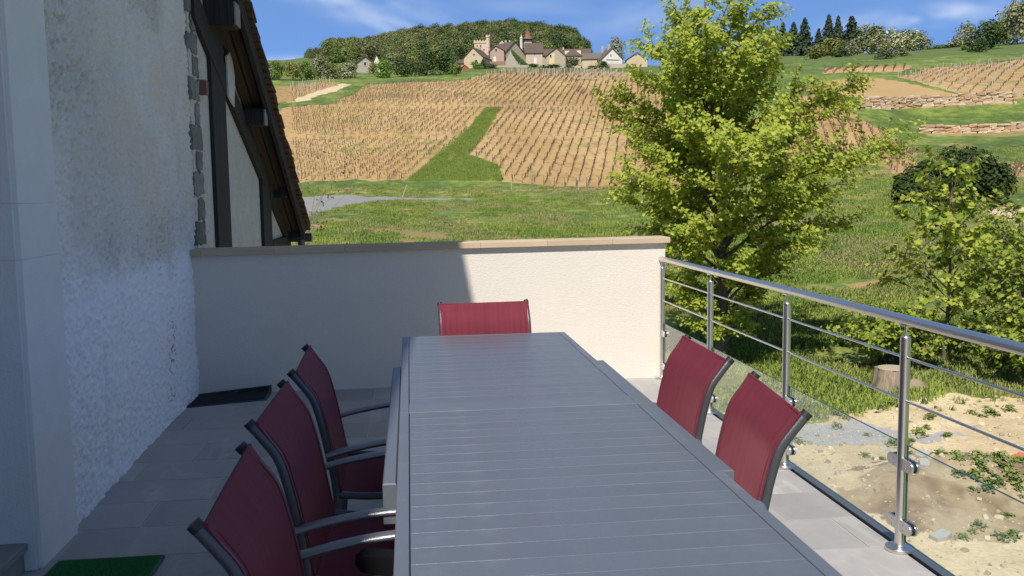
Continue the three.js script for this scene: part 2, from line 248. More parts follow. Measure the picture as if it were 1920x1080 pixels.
// ---------------------------------------------------------------- terrace floor: stone-look tiles on a grouted slab
const groutM = std({ color: rgb(0.66, 0.64, 0.6), roughness: 0.95, bumpMap: grainT, bumpScale: 0.002 });
const tileT = tex(1024, 1024, (u, v) => {
  const a = wrapFbm(u, v, 3, 6), b = wrapFbm(u, v, 10, 5, 0.3), c = wrapFbm(u, v, 90, 2), vein = Math.pow(1 - Math.abs(2 * wrapFbm(u, v, 4, 5, 0.6) - 1), 26), sc = wrapFbm(u, v, 24, 3, 0.12);
  let k = 0.385 + 0.1 * (a - 0.5) + 0.07 * (b - 0.5) + 0.03 * (c - 0.5) + 0.05 * vein; if (sc > 0.72) k += 0.05; return [k * 1.03, k * 0.985, k * 0.945];
}, [2.3, 2.3]);
const tileM = [0.94, 1, 1.05].map((k) => std({ map: tileT, color: rgb(k, k, k), roughness: 0.62, bumpMap: tileT, bumpScale: 0.0015 }));
const floor = struct('terrace_floor', bx(-2.3, 2.072, -0.3, -0.004, -7.41, 3), groutM);
struct('terrace_base', bx(-2.25, 2.11, -2.9, -0.301, -7.39, 2.98), std({ color: rgb(0.6, 0.56, 0.5), roughness: 0.95 }));
{
  const r = rng(11), P = 0.37, L = 0.75, geos = [];
  for (let k = 0; k < 6; k++) geos.push(bx(0, L - 0.0055, -0.0035, 0.0, 0, P - 0.0055, 0.0008, k * 0.37, k * 0.61));
  for (let i = 0; i < 29; i++) {
    const z1 = -3.655 + (18 - i) * P, off = [0.45, -0.05, 0.2][i % 3] - 3 * L, z0 = z1 - P;
    if (z1 < -7.4 || z0 > 3) continue;
    for (let x = off; x < 2.07; x += L) {
      const x0 = Math.max(x, -2.3), x1 = Math.min(x + L, 2.071), zz0 = Math.max(z0, -7.405), w = x1 - x0; if (w < 0.03 || z1 - zz0 < 0.03) continue;
      const full = w > L - 0.001 && zz0 === z0, k = Math.floor(r() * 6);
      const o = part('tile', full ? geos[k] : bx(0, w - 0.004, -0.0035, 0, 0, z1 - zz0 - 0.004, 0.0008, k * 0.37, k * 0.61), tileM[Math.floor(r() * 3)], floor); o.position.set(x0, (r() - 0.5) * 0.0008, zz0);
    }
  }
}
const greyMetal = std({ color: rgb(0.24, 0.255, 0.275), roughness: 0.42, metalness: 0.5 });
struct('terrace_edge_trim', [bx(2.086, 2.135, -0.05, 0.004, -7.38, 2.98, 0.002), bx(2.125, 2.137, -0.16, -0.05, -7.38, 2.98)], greyMetal);

// ---------------------------------------------------------------- parapet wall across the end of the terrace
const renderT = tex(512, 512, (u, v) => { const k = 0.97 + 0.05 * wrapFbm(u, v, 5, 5) + 0.03 * wrapFbm(u, v, 120, 2); return [0.74 * k, 0.675 * k, 0.585 * k]; }, 1.1);
const renderB = tex(1024, 1024, (u, v) => { const a = wrapFbm(u, v, 110, 2), b = wrapFbm(u, v, 200, 2); return clamp(0.5 + (a - 0.5) * 1.3 + (b - 0.5) * 0.7); }, 0.75, true);
const renderM = std({ map: renderT, roughness: 0.95, bumpMap: renderB, bumpScale: 0.0016 });
{
  const w = thing('parapet_wall', 'cream rendered parapet wall with beige coping closing the end of the terrace', 'wall', [0, 0, 0]);
  part('wall', prism([[-1.72, -2.9], [2.1, -2.9], [2.1, 1.124], [-1.72, 1.098]], -7.6, -7.4), renderM, w);
  const cT = toned([0.56, 0.43, 0.3], 0.1, 4, 0.8, 256), cM = [0.95, 1.0, 1.04].map((k) => std({ map: cT, color: rgb(k, k, k), roughness: 0.85, bumpMap: grainT, bumpScale: 0.001 }));
  const cuts = [-1.72, -1.615, -1.05, -0.51, 0.03, 0.57, 1.11, 1.65, 2.132];
  for (let i = 0; i < cuts.length - 1; i++) { const o = part('coping_stone', bx(cuts[i] + 0.001, cuts[i + 1] - 0.001, 0, 0.05, -7.642, -7.358, 0.004, i * 0.3, 0), cM[i % 3], w); o.rotation.z = 0.0068; o.position.y = 1.1112; }
}

// ---------------------------------------------------------------- the house behind and to the left (its eaves shade the left of the terrace)
{
  const h = thing('house', 'pale rendered house corner with smooth stone jamb beside the doorstep', 'house');
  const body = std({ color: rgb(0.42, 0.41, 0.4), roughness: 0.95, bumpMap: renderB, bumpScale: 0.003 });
  part('wall', bx(-9, -2.3, -2.9, 6.0, -4.36, 8), body, h);
  const st = toned([0.8, 0.775, 0.74], 0.05, 8, 0.7, 256), stM = std({ map: st, roughness: 0.85, bumpMap: grainT, bumpScale: 0.0015 });
  const ys = [0.001, 1.309, 1.538, 2.6, 6.0];
  for (let i = 0; i < 4; i++) {
    part('jamb_stone', bx(-1.74, -1.575, ys[i] + 0.0004, ys[i + 1] - 0.0004, -4.36, -3.945, 0.0012, i * 0.4, 0), stM, h);
    part('corner_stone', bx(-2.298, -1.592, ys[i] + 0.0004, ys[i + 1] - 0.0004, -3.944, -3.925, 0.0012, i * 0.2, 0.3), stM, h);
  }
  part('doorstep', [bx(-2.298, -1.64, 0.001, 0.09, -3.924, -2.5), bx(-2.298, -1.622, 0.0905, 0.125, -3.924, -2.48, 0.004)], std({ map: toned([0.27, 0.27, 0.26], 0.14, 6, 0.9, 256), roughness: 0.85 }), h);
  const roofM = std({ color: rgb(0.2, 0.1, 0.065), roughness: 0.9 });
  part('roof', [prism([[-9.2, 8.2], [-2.47, 8.2], [-1.926, -0.9], [-1.19, -4.25], [-1.3, -4.42], [-9.2, -4.42]], 6.001, 6.13, 'y')], roofM, h);
}

// ---------------------------------------------------------------- old barn: roughcast gable, timber frame, tiled verge
const barnWallX = (z) => -1.63 + (z + 4.37) * 0.0226;
{
  const b = thing('barn', 'old roughcast barn gable with dark timbers and overhanging tiled roof', 'barn');
  // roughcast wall: real lumps
  const z0 = -7.66, z1 = -4.2, y0 = -0.02, y1 = 3.7, NX = 470, NY = 500, pos = [], uv = [], idx = [];
  const lump = (z, y) => {
    const big = (fbm(z * 1.4, y * 1.4, 3) - 0.5) * 0.05, f1 = fbm(z * 38 + y * 8, y * 42, 3), f2 = vnoise(z * 85 + y * 20, y * 85);
    const rough = lerp(0.62, 0.66, sstep(0.9, 1.3, y)); let d = big + rough * (0.046 * (f1 - 0.5) + 0.02 * (f2 - 0.5)); d -= 0.026 * sstep(0.68, 0.88, vnoise(z * 48 + y * 17, y * 50)) * sstep(0.8, 1.25, y) * (0.35 + 0.9 * sstep(0.4, 0.7, fbm(z * 1.1 + 21, y * 1.3, 3)));
    const gz = z + 5.05 + (vnoise(y * 6, 3) - 0.5) * 0.05; d -= 0.034 * Math.exp(-(gz * gz) / 0.0008) * sstep(0.06, 0.12, y) * (1 - sstep(0.72, 0.78, y));
    d += 0.02 * sstep(1.12, 1.0, y + (fbm(z * 2, 4, 3) - 0.5) * 0.2) * 0.6; return d;
  };
  for (let j = 0; j <= NY; j++) for (let i = 0; i <= NX; i++) { const z = z0 + (z1 - z0) * i / NX, y = y0 + (y1 - y0) * j / NY; pos.push(barnWallX(z) + lump(z, y), y, z); uv.push((z - z0) / (z1 - z0), (y - y0) / (y1 - y0)); }
  for (let j = 0; j < NY; j++) for (let i = 0; i < NX; i++) { const o = j * (NX + 1) + i; idx.push(o, o + NX + 1, o + 1, o + 1, o + NX + 1, o + NX + 2); }
  const g = new THREE.BufferGeometry(); g.setAttribute('position', new THREE.Float32BufferAttribute(pos, 3)); g.setAttribute('uv', new THREE.Float32BufferAttribute(uv, 2)); g.setIndex(idx); g.computeVertexNormals();
  const wt = tex(2048, 2048, (u, v) => {
    const z = z0 + u * (z1 - z0), y = y0 + v * (y1 - y0), line = 1.1 + (fbm(z * 1.7, 2, 4) - 0.5) * 0.3 + 0.05 * (fbm(z * 14, y * 14, 2) - 0.5) + (z + 5.8) * 0.03;
    const up = sstep(line - 0.08, line + 0.16, y + (fbm(z * 9, y * 9, 3) - 0.5) * 0.22), st = fbm(z * 1.2, y * 0.7, 4), pat = fbm(z * 2.6 + 3, y * 2.6, 4);
    let c = mix3([0.86, 0.85, 0.84], [0.88, 0.86, 0.83], pat);
    let o = mix3([0.77, 0.72, 0.65], [0.86, 0.81, 0.74], pat); o = mix3(o, [0.62, 0.56, 0.48], sstep(0.45, 0.75, st) * 0.45); o = mix3(o, [0.8, 0.66, 0.52], sstep(0.55, 0.75, fbm(z * 0.9 + 9, y * 0.9, 4)) * 0.6);
    c = mix3(c, o, up);
    const pit = vnoise(z * 105 + y * 30, y * 100), pit2 = vnoise(z * 62 + 40 + y * 20, y * 66), dirt = sstep(0.4, 0.72, fbm(z * 1.1 + 21, y * 1.3, 4));
    c = mix3(c, [0.55, 0.5, 0.44], (0.25 + 0.5 * pit2) * dirt * up);
    const rust = Math.exp(-Math.pow((z + 6.55) * 9, 2)) * sstep(0.05, 0.2, y) * sstep(0.95, 0.6, y); c = mix3(c, [0.34, 0.2, 0.12], rust * sstep(0.6, 0.8, pit2) * 0.8);
    return c;
  }, 1);
  part('roughcast_wall', g, std({ map: wt, roughness: 1, bumpMap: grainT, bumpScale: 0.003 }), b);
  const plainM = std({ color: rgb(0.5, 0.46, 0.4), roughness: 1 });
  part('gable_core', [prism([[-4.4, -2.9], [-4.4, 5.2], [-13.2, 0.98], [-13.2, -2.9]], -5, -1.735, 'x')], plainM, b);
  // plaster between the timbers
  const roughT = tex(512, 512, (u, v) => { const k = 0.9 + 0.2 * wrapFbm(u, v, 5, 4); let c = [0.68 * k, 0.64 * k, 0.57 * k]; c = mix3(c, [0.5, 0.46, 0.4], sstep(0.62, 0.84, wrapFbm(u, v, 20, 3, 0.6)) * 0.5); return c; }, 0.8);
  const roughB = tex(512, 512, (u, v) => wrapFbm(u, v, 40, 3, 0.8), 0.8, true);
  const infM = std({ map: roughT, roughness: 1, bumpMap: roughB, bumpScale: 0.03 });
  const yr = (z) => 3.157 + (z + 7.92) * 0.41; // underside of the gable rafter
  part('plaster_panel', prism([[-7.64, -2.8], [-8.5, -2.8], [-8.5, yr(-8.5) + 0.5], [-7.64, yr(-7.64) + 0.5]], -1.74, -1.695, 'x'), infM, b);
  part('plaster_panel', prism([[-8.8, -2.8], [-11.0, -2.8], [-11.0, yr(-11) + 0.42], [-8.8, yr(-8.8) + 0.5]], -1.74, -1.7, 'x'), infM, b);
  part('plaster_panel', prism([[-11.4, -2.8], [-13.1, -2.8], [-13.1, yr(-13.1) + 0.3], [-11.4, yr(-11.4) + 0.4]], -1.74, -1.7, 'x'), infM, b);
  const woodT = tex(256, 512, (u, v) => { const a = wrapFbm(u, v, 24, 4, 0.12), k = 0.6 + 0.9 * a; return [0.028 * k, 0.026 * k, 0.026 * k]; }, [0.3, 1.2]);
  const woodB = tex(256, 512, (u, v) => wrapFbm(u, v, 30, 4, 0.1), [0.3, 1.2], true);
  const darkWood = std({ map: woodT, roughness: 0.85, bumpMap: woodB, bumpScale: 0.008 });
  const brownWood = std({ map: tex(256, 512, (u, v) => { const k = 0.5 + wrapFbm(u, v, 20, 4, 0.1); return [0.085 * k, 0.058 * k, 0.04 * k]; }, [0.25, 1]), roughness: 0.9, bumpMap: woodB, bumpScale: 0.004 });
  part('timber_post', bx(-1.74, -1.66, -2.8, yr(-8.8) + 0.3, -8.9, -8.31, 0.012), darkWood, b);
  part('timber_post', bx(-1.74, -1.662, -2.8, yr(-11.2) + 0.25, -11.52, -10.88, 0.012), darkWood, b);
  // gable rafter in three lengths
  for (const [a, c, th] of [[-7.75, -8.95, 0.24], [-9.0, -11.05, 0.2], [-11.45, -13.2, 0.18]]) part('gable_rafter', prism([[a, yr(a) - th], [a, yr(a) + 0.04], [c, yr(c) + 0.03], [c, yr(c) - th]], -1.74, -1.655, 'x'), darkWood, b);
  part('sill_beam', bx(-1.74, -1.656, 0.7, 1.02, -13.2, -11.53, 0.01), darkWood, b);
  // pale plaster patch at the post head
  part('plaster_patch', prism([[-8.98, 2.5], [-8.98, 2.86], [-9.2, 2.95], [-9.34, 2.72], [-9.25, 2.42]], -1.66, -1.644, 'x'), std({ color: rgb(0.62, 0.6, 0.56), roughness: 1, bumpMap: roughB, bumpScale: 0.01 }), b);
  // grey corner stones where roughcast ends
  const stT = tex(256, 256, (u, v) => { const k = 0.6 + 0.8 * wrapFbm(u, v, 8, 5); return [0.2 * k, 0.195 * k, 0.18 * k]; }, 0.5), stM = [0.75, 1, 1.25].map((k) => std({ map: stT, color: rgb(k, k, k), roughness: 1, bumpMap: roughB, bumpScale: 0.014 }));
  const rq = rng(5); let y = 1.17, n = 0;
  while (y < 3.4) { const big = n % 2 === 0, hh = big ? 0.15 + 0.05 * rq() : 0.12 + 0.07 * rq(), a = (big ? -7.58 : -7.72) + (rq() - 0.5) * 0.05, c = -7.92 - (rq() - 0.5) * 0.06, j = () => (rq() - 0.5) * 0.05, ring = []; for (let q = 0; q < 16; q++) { const an = q / 16 * 2 * Math.PI, co = Math.cos(an), si = Math.sin(an), kk = Math.min(1 / Math.max(Math.abs(co), 1e-3), 1 / Math.max(Math.abs(si), 1e-3)) * 0.93; ring.push([(a + c) / 2 + co * kk * Math.abs(a - c) / 2 + j(), y + hh / 2 + si * kk * hh / 2 + j() * 0.8]); } part('corner_stone', prism(ring, -1.75, -1.686 + rq() * 0.008, 'x'), stM[Math.floor(rq() * 3)], b); y += hh + 0.005 + 0.02 * rq(); n++; }
  part('brick_stub', bx(-1.7, -1.63, 2.4, 2.52, -8.02, -7.93, 0.006), std({ color: rgb(0.25, 0.12, 0.09), roughness: 1 }), b);
  // roof
  const ru = (z) => 1.13 + (z + 12.75) * 0.5;
  for (const [pz, py, out, s] of [[-8.33, 3.1, 0.26, 0.19], [-9.95, 2.36, 0.23, 0.15], [-11.75, 1.6, 0.2, 0.14], [-12.9, 1.02, 0.22, 0.12]]) part('purlin', bx(-2.4, -1.7 + out, py - s * 0.45, py + s * 0.75, pz - s, pz + s * 0.4, 0.02), darkWood, b);
  part('purlin_end_cap', [bx(-1.439, -1.427, 3.03, 3.22, -8.5, -8.27, 0.003)], std({ color: rgb(0.3, 0.28, 0.26), roughness: 0.9 }), b);
  part('purlin_end_cap', [bx(-1.469, -1.457, 2.3, 2.46, -10.08, -9.9, 0.003)], std({ color: rgb(0.3, 0.28, 0.26), roughness: 0.9 }), b);
  const slope = (off, th, x0, x1, za, zc) => prism([[za, ru(za) + off], [za, ru(za) + off + th], [zc, ru(zc) + off + th], [zc, ru(zc) + off]], x0, x1, 'x');
  part('roof_boards', slope(0.06, 0.03, -8, -1.42, -4.4, -13.0), brownWood, b);
  part('barge_rafter', slope(-0.07, 0.128, -1.47, -1.425, -4.4, -12.9), darkWood, b);
  part('soffit_board', slope(-0.02, 0.075, -1.68, -1.6, -4.4, -12.8), brownWood, b);
  part('soffit_board', slope(0.01, 0.045, -1.585, -1.5, -4.4, -12.9), brownWood, b);
  // verge tiles, one by one; the roof field behind them in one skin
  const tileMs = [[0.13, 0.07, 0.05], [0.1, 0.06, 0.046], [0.16, 0.085, 0.058], [0.09, 0.07, 0.06]].map((c) => std({ color: rgb(...c), roughness: 0.95, bumpMap: roughB, bumpScale: 0.01 }));
  part('roof_tiles', slope(0.092, 0.05, -8, -1.58, -4.4, -13.05), tileMs[1], b);
  const tg = bx(-0.11, 0.11, 0, 0.022, -0.17, 0.17, 0.004), ang = Math.atan(0.5), rt = rng(23);
  for (let k = 0; k < 78; k++) { const z = -13.0 + k * 0.107; const o = part('verge_tile', tg, tileMs[Math.floor(rt() * 4)], b); o.position.set(-1.475 + (rt() - 0.5) * 0.025, ru(z) + 0.13 + (rt() - 0.5) * 0.012, z); o.rotation.set(-ang + 0.13 + (rt() - 0.5) * 0.06, (rt() - 0.5) * 0.08, (rt() - 0.5) * 0.06); }
  part('gutter', tube([[-1.36, 0.98, -13.12], [-8, 0.98, -13.12]], 0.06, 1, 12), std({ color: rgb(0.12, 0.1, 0.09), roughness: 0.6, metalness: 0.4 }), b);
  part('downpipe', tube([[-1.5, 0.95, -13.1], [-1.5, -2.5, -13.1]], 0.05, 1, 12), std({ color: rgb(0.2, 0.19, 0.18), roughness: 0.6, metalness: 0.4 }), b);
}

// ---------------------------------------------------------------- stainless railing with glass
const steelB = tex(256, 256, (u, v) => wrapFbm(u, v, 4, 5, 16), 0.06, true);
const steel = std({ color: rgb(0.74, 0.72, 0.69), metalness: 1, roughness: 0.33 });
const rubber = std({ color: rgb(0.015, 0.015, 0.016), roughness: 0.7 });
{
  const r = thing('railing', 'brushed steel railing with glass panes along the open side of the terrace', 'railing', [2.062, 0, 0]);
  const zs = [-7.345, -6.13, -4.83, -3.61, -2.4, -1.2, 0, 1.2];
  part('handrail', tube([[0, 0.998, -7.39], [0, 0.998, -3.93]], 0.0212, 1, 24), steel, r);
  part('handrail', tube([[0, 0.998, -3.928], [0, 0.998, 2.4]], 0.0212, 1, 24), steel, r);
  part('rail_joint', tube([[0, 0.998, -3.9295], [0, 0.998, -3.9275]], 0.0209, 1, 24), greyMetal, r);
  for (const y of [0.84, 0.656]) part('rod', tube([[0, y, -7.34], [0, y, 2.4]], 0.006, 1, 10), steel, r);
  const stad = (w, h, t) => { const s = new THREE.Shape(); s.moveTo(0, -h / 2); s.lineTo(w - h / 2, -h / 2); s.absarc(w - h / 2, 0, h / 2, -Math.PI / 2, Math.PI / 2); s.lineTo(0, h / 2); const g = new THREE.ExtrudeGeometry(s, { depth: t, bevelEnabled: true, bevelSize: 0.0012, bevelThickness: 0.0012, bevelSegments: 2, curveSegments: 12 }); g.rotateY(Math.PI / 2); return g; }; // runs to -z
  const plate = stad(0.1, 0.05, 0.007), gasket = stad(0.096, 0.046, 0.013), screw = new THREE.CylinderGeometry(0.0035, 0.0035, 0.003, 10); screw.rotateZ(Math.PI / 2);
  for (const [i, z] of zs.entries()) {
    const p = part('post', cyl(0, 0.012, 0.926, z, 0.0212, 0.0212, 28), steel, r);
    part('rail_pin', [cyl(0, 0.926, 0.978, z, 0.006), bx(-0.014, 0.014, 0.972, 0.979, z - 0.025, z + 0.025, 0.001)], steel, p);
    part('post_cap', cyl(0, 0.9262, 0.929, z, 0.021, 0.0195, 28), steel, p);
    part('base_disc', new THREE.LatheGeometry([[0.0001, 0.001], [0.058, 0.001], [0.06, 0.003], [0.06, 0.016], [0.057, 0.0185], [0.024, 0.0185], [0.0225, 0.026], [0.0213, 0.026]].map((q) => new THREE.Vector2(...q)), 40).translate(0, 0, z), steel, p);
    for (const y of [0.385, 0.115]) for (const s of [1, -1]) {
      if (i === 0 && s === 1) continue;
      const c = part('glass_clamp', plate, steel, p); c.position.set(-0.012, y, z); if (s < 0) { c.rotation.y = Math.PI; c.position.x = -0.005; }
      const c2 = part('glass_clamp', plate, steel, p); c2.position.set(s > 0 ? 0.013 : 0.02, y, z); if (s < 0) c2.rotation.y = Math.PI;
      const q = part('clamp_gasket', gasket, rubber, p); q.position.set(s > 0 ? -0.003 : 0.011, y, z); if (s < 0) q.rotation.y = Math.PI;
      for (const [dy, dz] of [[0.011, 0.045], [-0.011, 0.045]]) { const k = part('screw', screw, greyMetal, p); k.position.set(-0.0138, y + dy, z - s * dz); }
    }
  }
  const glass = phy({ color: rgb(0.955, 0.985, 0.975), transmission: 1, roughness: 0.02, thickness: 0, ior: 1.5 });
  const edge = std({ color: rgb(0.02, 0.075, 0.08), roughness: 0.15 });
  for (let i = 0; i < zs.length - 1; i++) {
    const a = zs[i] + 0.036, c = zs[i + 1] - 0.036, q = part('glass_pane', bx(0.002, 0.006, 0.052, 0.468, a, c), glass, r);
    part('glass_edge', [bx(0.0, 0.008, 0.4685, 0.4705, a, c), bx(0.0, 0.008, 0.0495, 0.0515, a, c), bx(0.0, 0.008, 0.0495, 0.4705, a - 0.0025, a - 0.0005), bx(0.0, 0.008, 0.0495, 0.4705, c + 0.0005, c + 0.0025)], edge, q);
  }
}
// ---------------------------------------------------------------- extending aluminium table
const paintB = tex(256, 256, (u, v) => wrapFbm(u, v, 64, 2), 0.08, true);
const dustT = tex(1024, 1024, (u, v) => { const a = wrapFbm(u, v, 3, 6), s = wrapFbm(u, v, 90, 2), d = sstep(0.55, 0.8, wrapFbm(u, v, 7, 5)); const k = 0.93 + 0.1 * a + 0.12 * d * s; return [k * 0.146 + 0.024 * d * (0.5 + s), k * 0.166 + 0.021 * d * (0.5 + s), k * 0.198 + 0.014 * d * (0.5 + s)]; }, 1.7);
const smudgeT = tex(512, 512, (u, v) => 0.2 + 0.32 * wrapFbm(u, v, 5, 6), 1.3, true);
const tableM = [0.96, 1, 1.04].map((k) => std({ map: dustT, color: rgb(k, k, k), roughness: 1, roughnessMap: smudgeT, metalness: 0.12, bumpMap: paintB, bumpScale: 0.0003 }));
const apronM = std({ color: rgb(0.15, 0.168, 0.198), roughness: 0.38, metalness: 0.2 });
const blackM = std({ color: rgb(0.012, 0.012, 0.013), roughness: 0.5 });
{
  const t = thing('garden_table', 'long slatted grey metal garden table with extension leaves pulled out', 'table', [0.413, 0, -3.35]);
  const X = 0.465, top = 0.75;
  function leaf(z0, z1, n, za, zb) {
    const f = part('table_leaf', [bx(-X, -X + 0.034, top - 0.03, top, z0, z1, 0.002), bx(X - 0.034, X, top - 0.03, top, z0, z1, 0.002)], tableM[1], t);
    if (za > z0) part('end_rail', bx(-X + 0.0345, X - 0.0345, top - 0.03, top, z0, za - 0.001, 0.002), tableM[0], f);
    if (zb < z1) part('end_rail', bx(-X + 0.0345, X - 0.0345, top - 0.03, top, zb + 0.001, z1, 0.002), tableM[2], f);
    const P = (zb - za) / n, g = bx(-X + 0.0365, X - 0.0365, -0.022, 0, 0.0011, P - 0.0011, 0.0011);
    for (let i = 0; i < n; i++) { const s = part('slat', g, tableM[(i * 7 + (i >> 1)) % 3], f); s.position.set(0, top - 0.0012, za + i * P); }
    part('leaf_frame', [bx(-X + 0.006, -X + 0.045, top - 0.09, top - 0.0305, z0 + 0.01, z1 - 0.01), bx(X - 0.045, X - 0.006, top - 0.09, top - 0.0305, z0 + 0.01, z1 - 0.01), bx(-X + 0.046, X - 0.046, top - 0.085, top - 0.032, z0 + 0.01, z0 + 0.05), bx(-X + 0.046, X - 0.046, top - 0.085, top - 0.032, z1 - 0.05, z1 - 0.01)], blackM, f);
  }
  leaf(-1.845, -0.004, 17, -1.82, -0.145); leaf(-0.003, 1.86, 19, -0.003, 1.785);
  const body = part('side_apron', bx(-0.508, -0.468, 0.598, 0.722, -1.07, 0.745, 0.004), apronM, t); part('side_apron', bx(0.468, 0.53, 0.598, 0.722, -1.07, 0.775, 0.004), apronM, t);
  part('cross_rail', [bx(-0.46, 0.46, 0.6, 0.655, -1.05, -1.0), bx(-0.46, 0.46, 0.6, 0.655, 0.68, 0.73)], blackM, body);
  for (const sx of [-1, 1]) for (const z of [-1.74, 1.8]) { const l = part('leg', bx(sx * 0.42 - 0.032, sx * 0.42 + 0.032, 0.012, 0.66, z - 0.032, z + 0.032, 0.004), apronM, t); part('foot_pad', bx(sx * 0.42 - 0.03, sx * 0.42 + 0.03, 0.001, 0.0115, z - 0.03, z + 0.03), blackM, l); }
  part('latch_knob', new THREE.SphereGeometry(0.024, 16, 12).scale(0.8, 0.9, 1.5).translate(0.474, 0.722, 1.11), apronM, t);
  // black catch under the edge
  part('catch', [prism([[-0.06, -0.02], [0.02, -0.035], [0.05, -0.02], [0.05, 0.012], [-0.05, 0.022], [-0.075, 0.005]], -0.03, 0.03).translate(-0.5, 0.6, 1.0), bx(-0.47, -0.41, 0.59, 0.62, 0.98, 1.02)], phy({ color: rgb(0.006, 0.006, 0.007), roughness: 0.8, specularIntensity: 0.25 }), t);
}

// ---------------------------------------------------------------- sling chairs
const weaveT = tex(512, 512, (u, v, i, j) => { const a = (i >> 2) & 1, b = (j >> 2) & 1, k = 0.78 + 0.26 * (a ^ b) + 0.3 * (wrapFbm(u, v, 64, 2, 0.05) - 0.5) + 0.25 * (wrapFbm(u, v, 64, 2, 20) * 0.5 - 0.25); return [0.2 * k, 0.03 * k, 0.049 * k]; }, 0.42);
const weaveB = tex(512, 512, (u, v, i, j) => (((i >> 2) & 1) ^ ((j >> 2) & 1) ? 0.75 : 0.3) + 0.2 * wrapFbm(u, v, 6, 3), 0.42, true);
const slingM = phy({ map: weaveT, roughness: 0.7, bumpMap: weaveB, bumpScale: 0.0012, sheen: 0.8, sheenColor: rgb(0.5, 0.2, 0.24), sheenRoughness: 0.5, specularIntensity: 0.4 });
const hemM = std({ color: rgb(0.15, 0.016, 0.035), roughness: 0.75 });
const tubeM = std({ color: rgb(0.1, 0.105, 0.115), roughness: 0.36, metalness: 0.55, bumpMap: paintB, bumpScale: 0.0002 });
const armM = std({ color: rgb(0.3, 0.305, 0.32), roughness: 0.3, metalness: 0.75, bumpMap: paintB, bumpScale: 0.0002 });
const capM = std({ color: rgb(0.02, 0.02, 0.022), roughness: 0.5 });
function sling(prof, hw, sag, off = 0, th = 0.003) { // cloth between the two side tubes: profile in (x,y), width along z
  const n = prof.length, M = 14, P = [], U = [], I = []; let L = 0; const c = new THREE.CatmullRomCurve3(prof.map(([x, y]) => V(x, y, 0)), false, 'centripetal'), N = 30;
  for (const side of [0, 1]) for (let i = 0; i <= N; i++) {
    const t = i / N, p = c.getPointAt(t), tg = c.getTangentAt(t), nx = -tg.y, ny = tg.x, e = -sag * Math.sin(Math.PI * clamp(t * 1.02));
    for (let k = 0; k <= M; k++) { const w = (k / M) * 2 - 1, d = off + e * (1 - w * w) + side * th; P.push(p.x + nx * d, p.y + ny * d, w * hw); U.push(w * hw, t * c.getLength()); }
  }
  const S = (N + 1) * (M + 1);
  for (let i = 0; i < N; i++) for (let k = 0; k < M; k++) { const o = i * (M + 1) + k; I.push(o, o + 1, o + M + 1, o + 1, o + M + 2, o + M + 1); I.push(S + o, S + o + M + 1, S + o + 1, S + o + 1, S + o + M + 1, S + o + M + 2); }
  for (let k = 0; k < M; k++) for (const i of [0, N]) { const o = i * (M + 1) + k; I.push(o, S + o, o + 1, o + 1, S + o, S + o + 1); }
  for (let i = 0; i < N; i++) for (const k of [0, M]) { const o = i * (M + 1) + k; I.push(o, o + M + 1, S + o, o + M + 1, S + o + M + 1, S + o); }
  const g = new THREE.BufferGeometry(); g.setAttribute('position', new THREE.Float32BufferAttribute(P, 3)); g.setAttribute('uv', new THREE.Float32BufferAttribute(U, 2)); g.setIndex(I); g.computeVertexNormals(); return g;
}
const BACK = [[-0.337, 0.897], [-0.306, 0.858], [-0.268, 0.803], [-0.241, 0.715], [-0.216, 0.592], [-0.196, 0.478]];
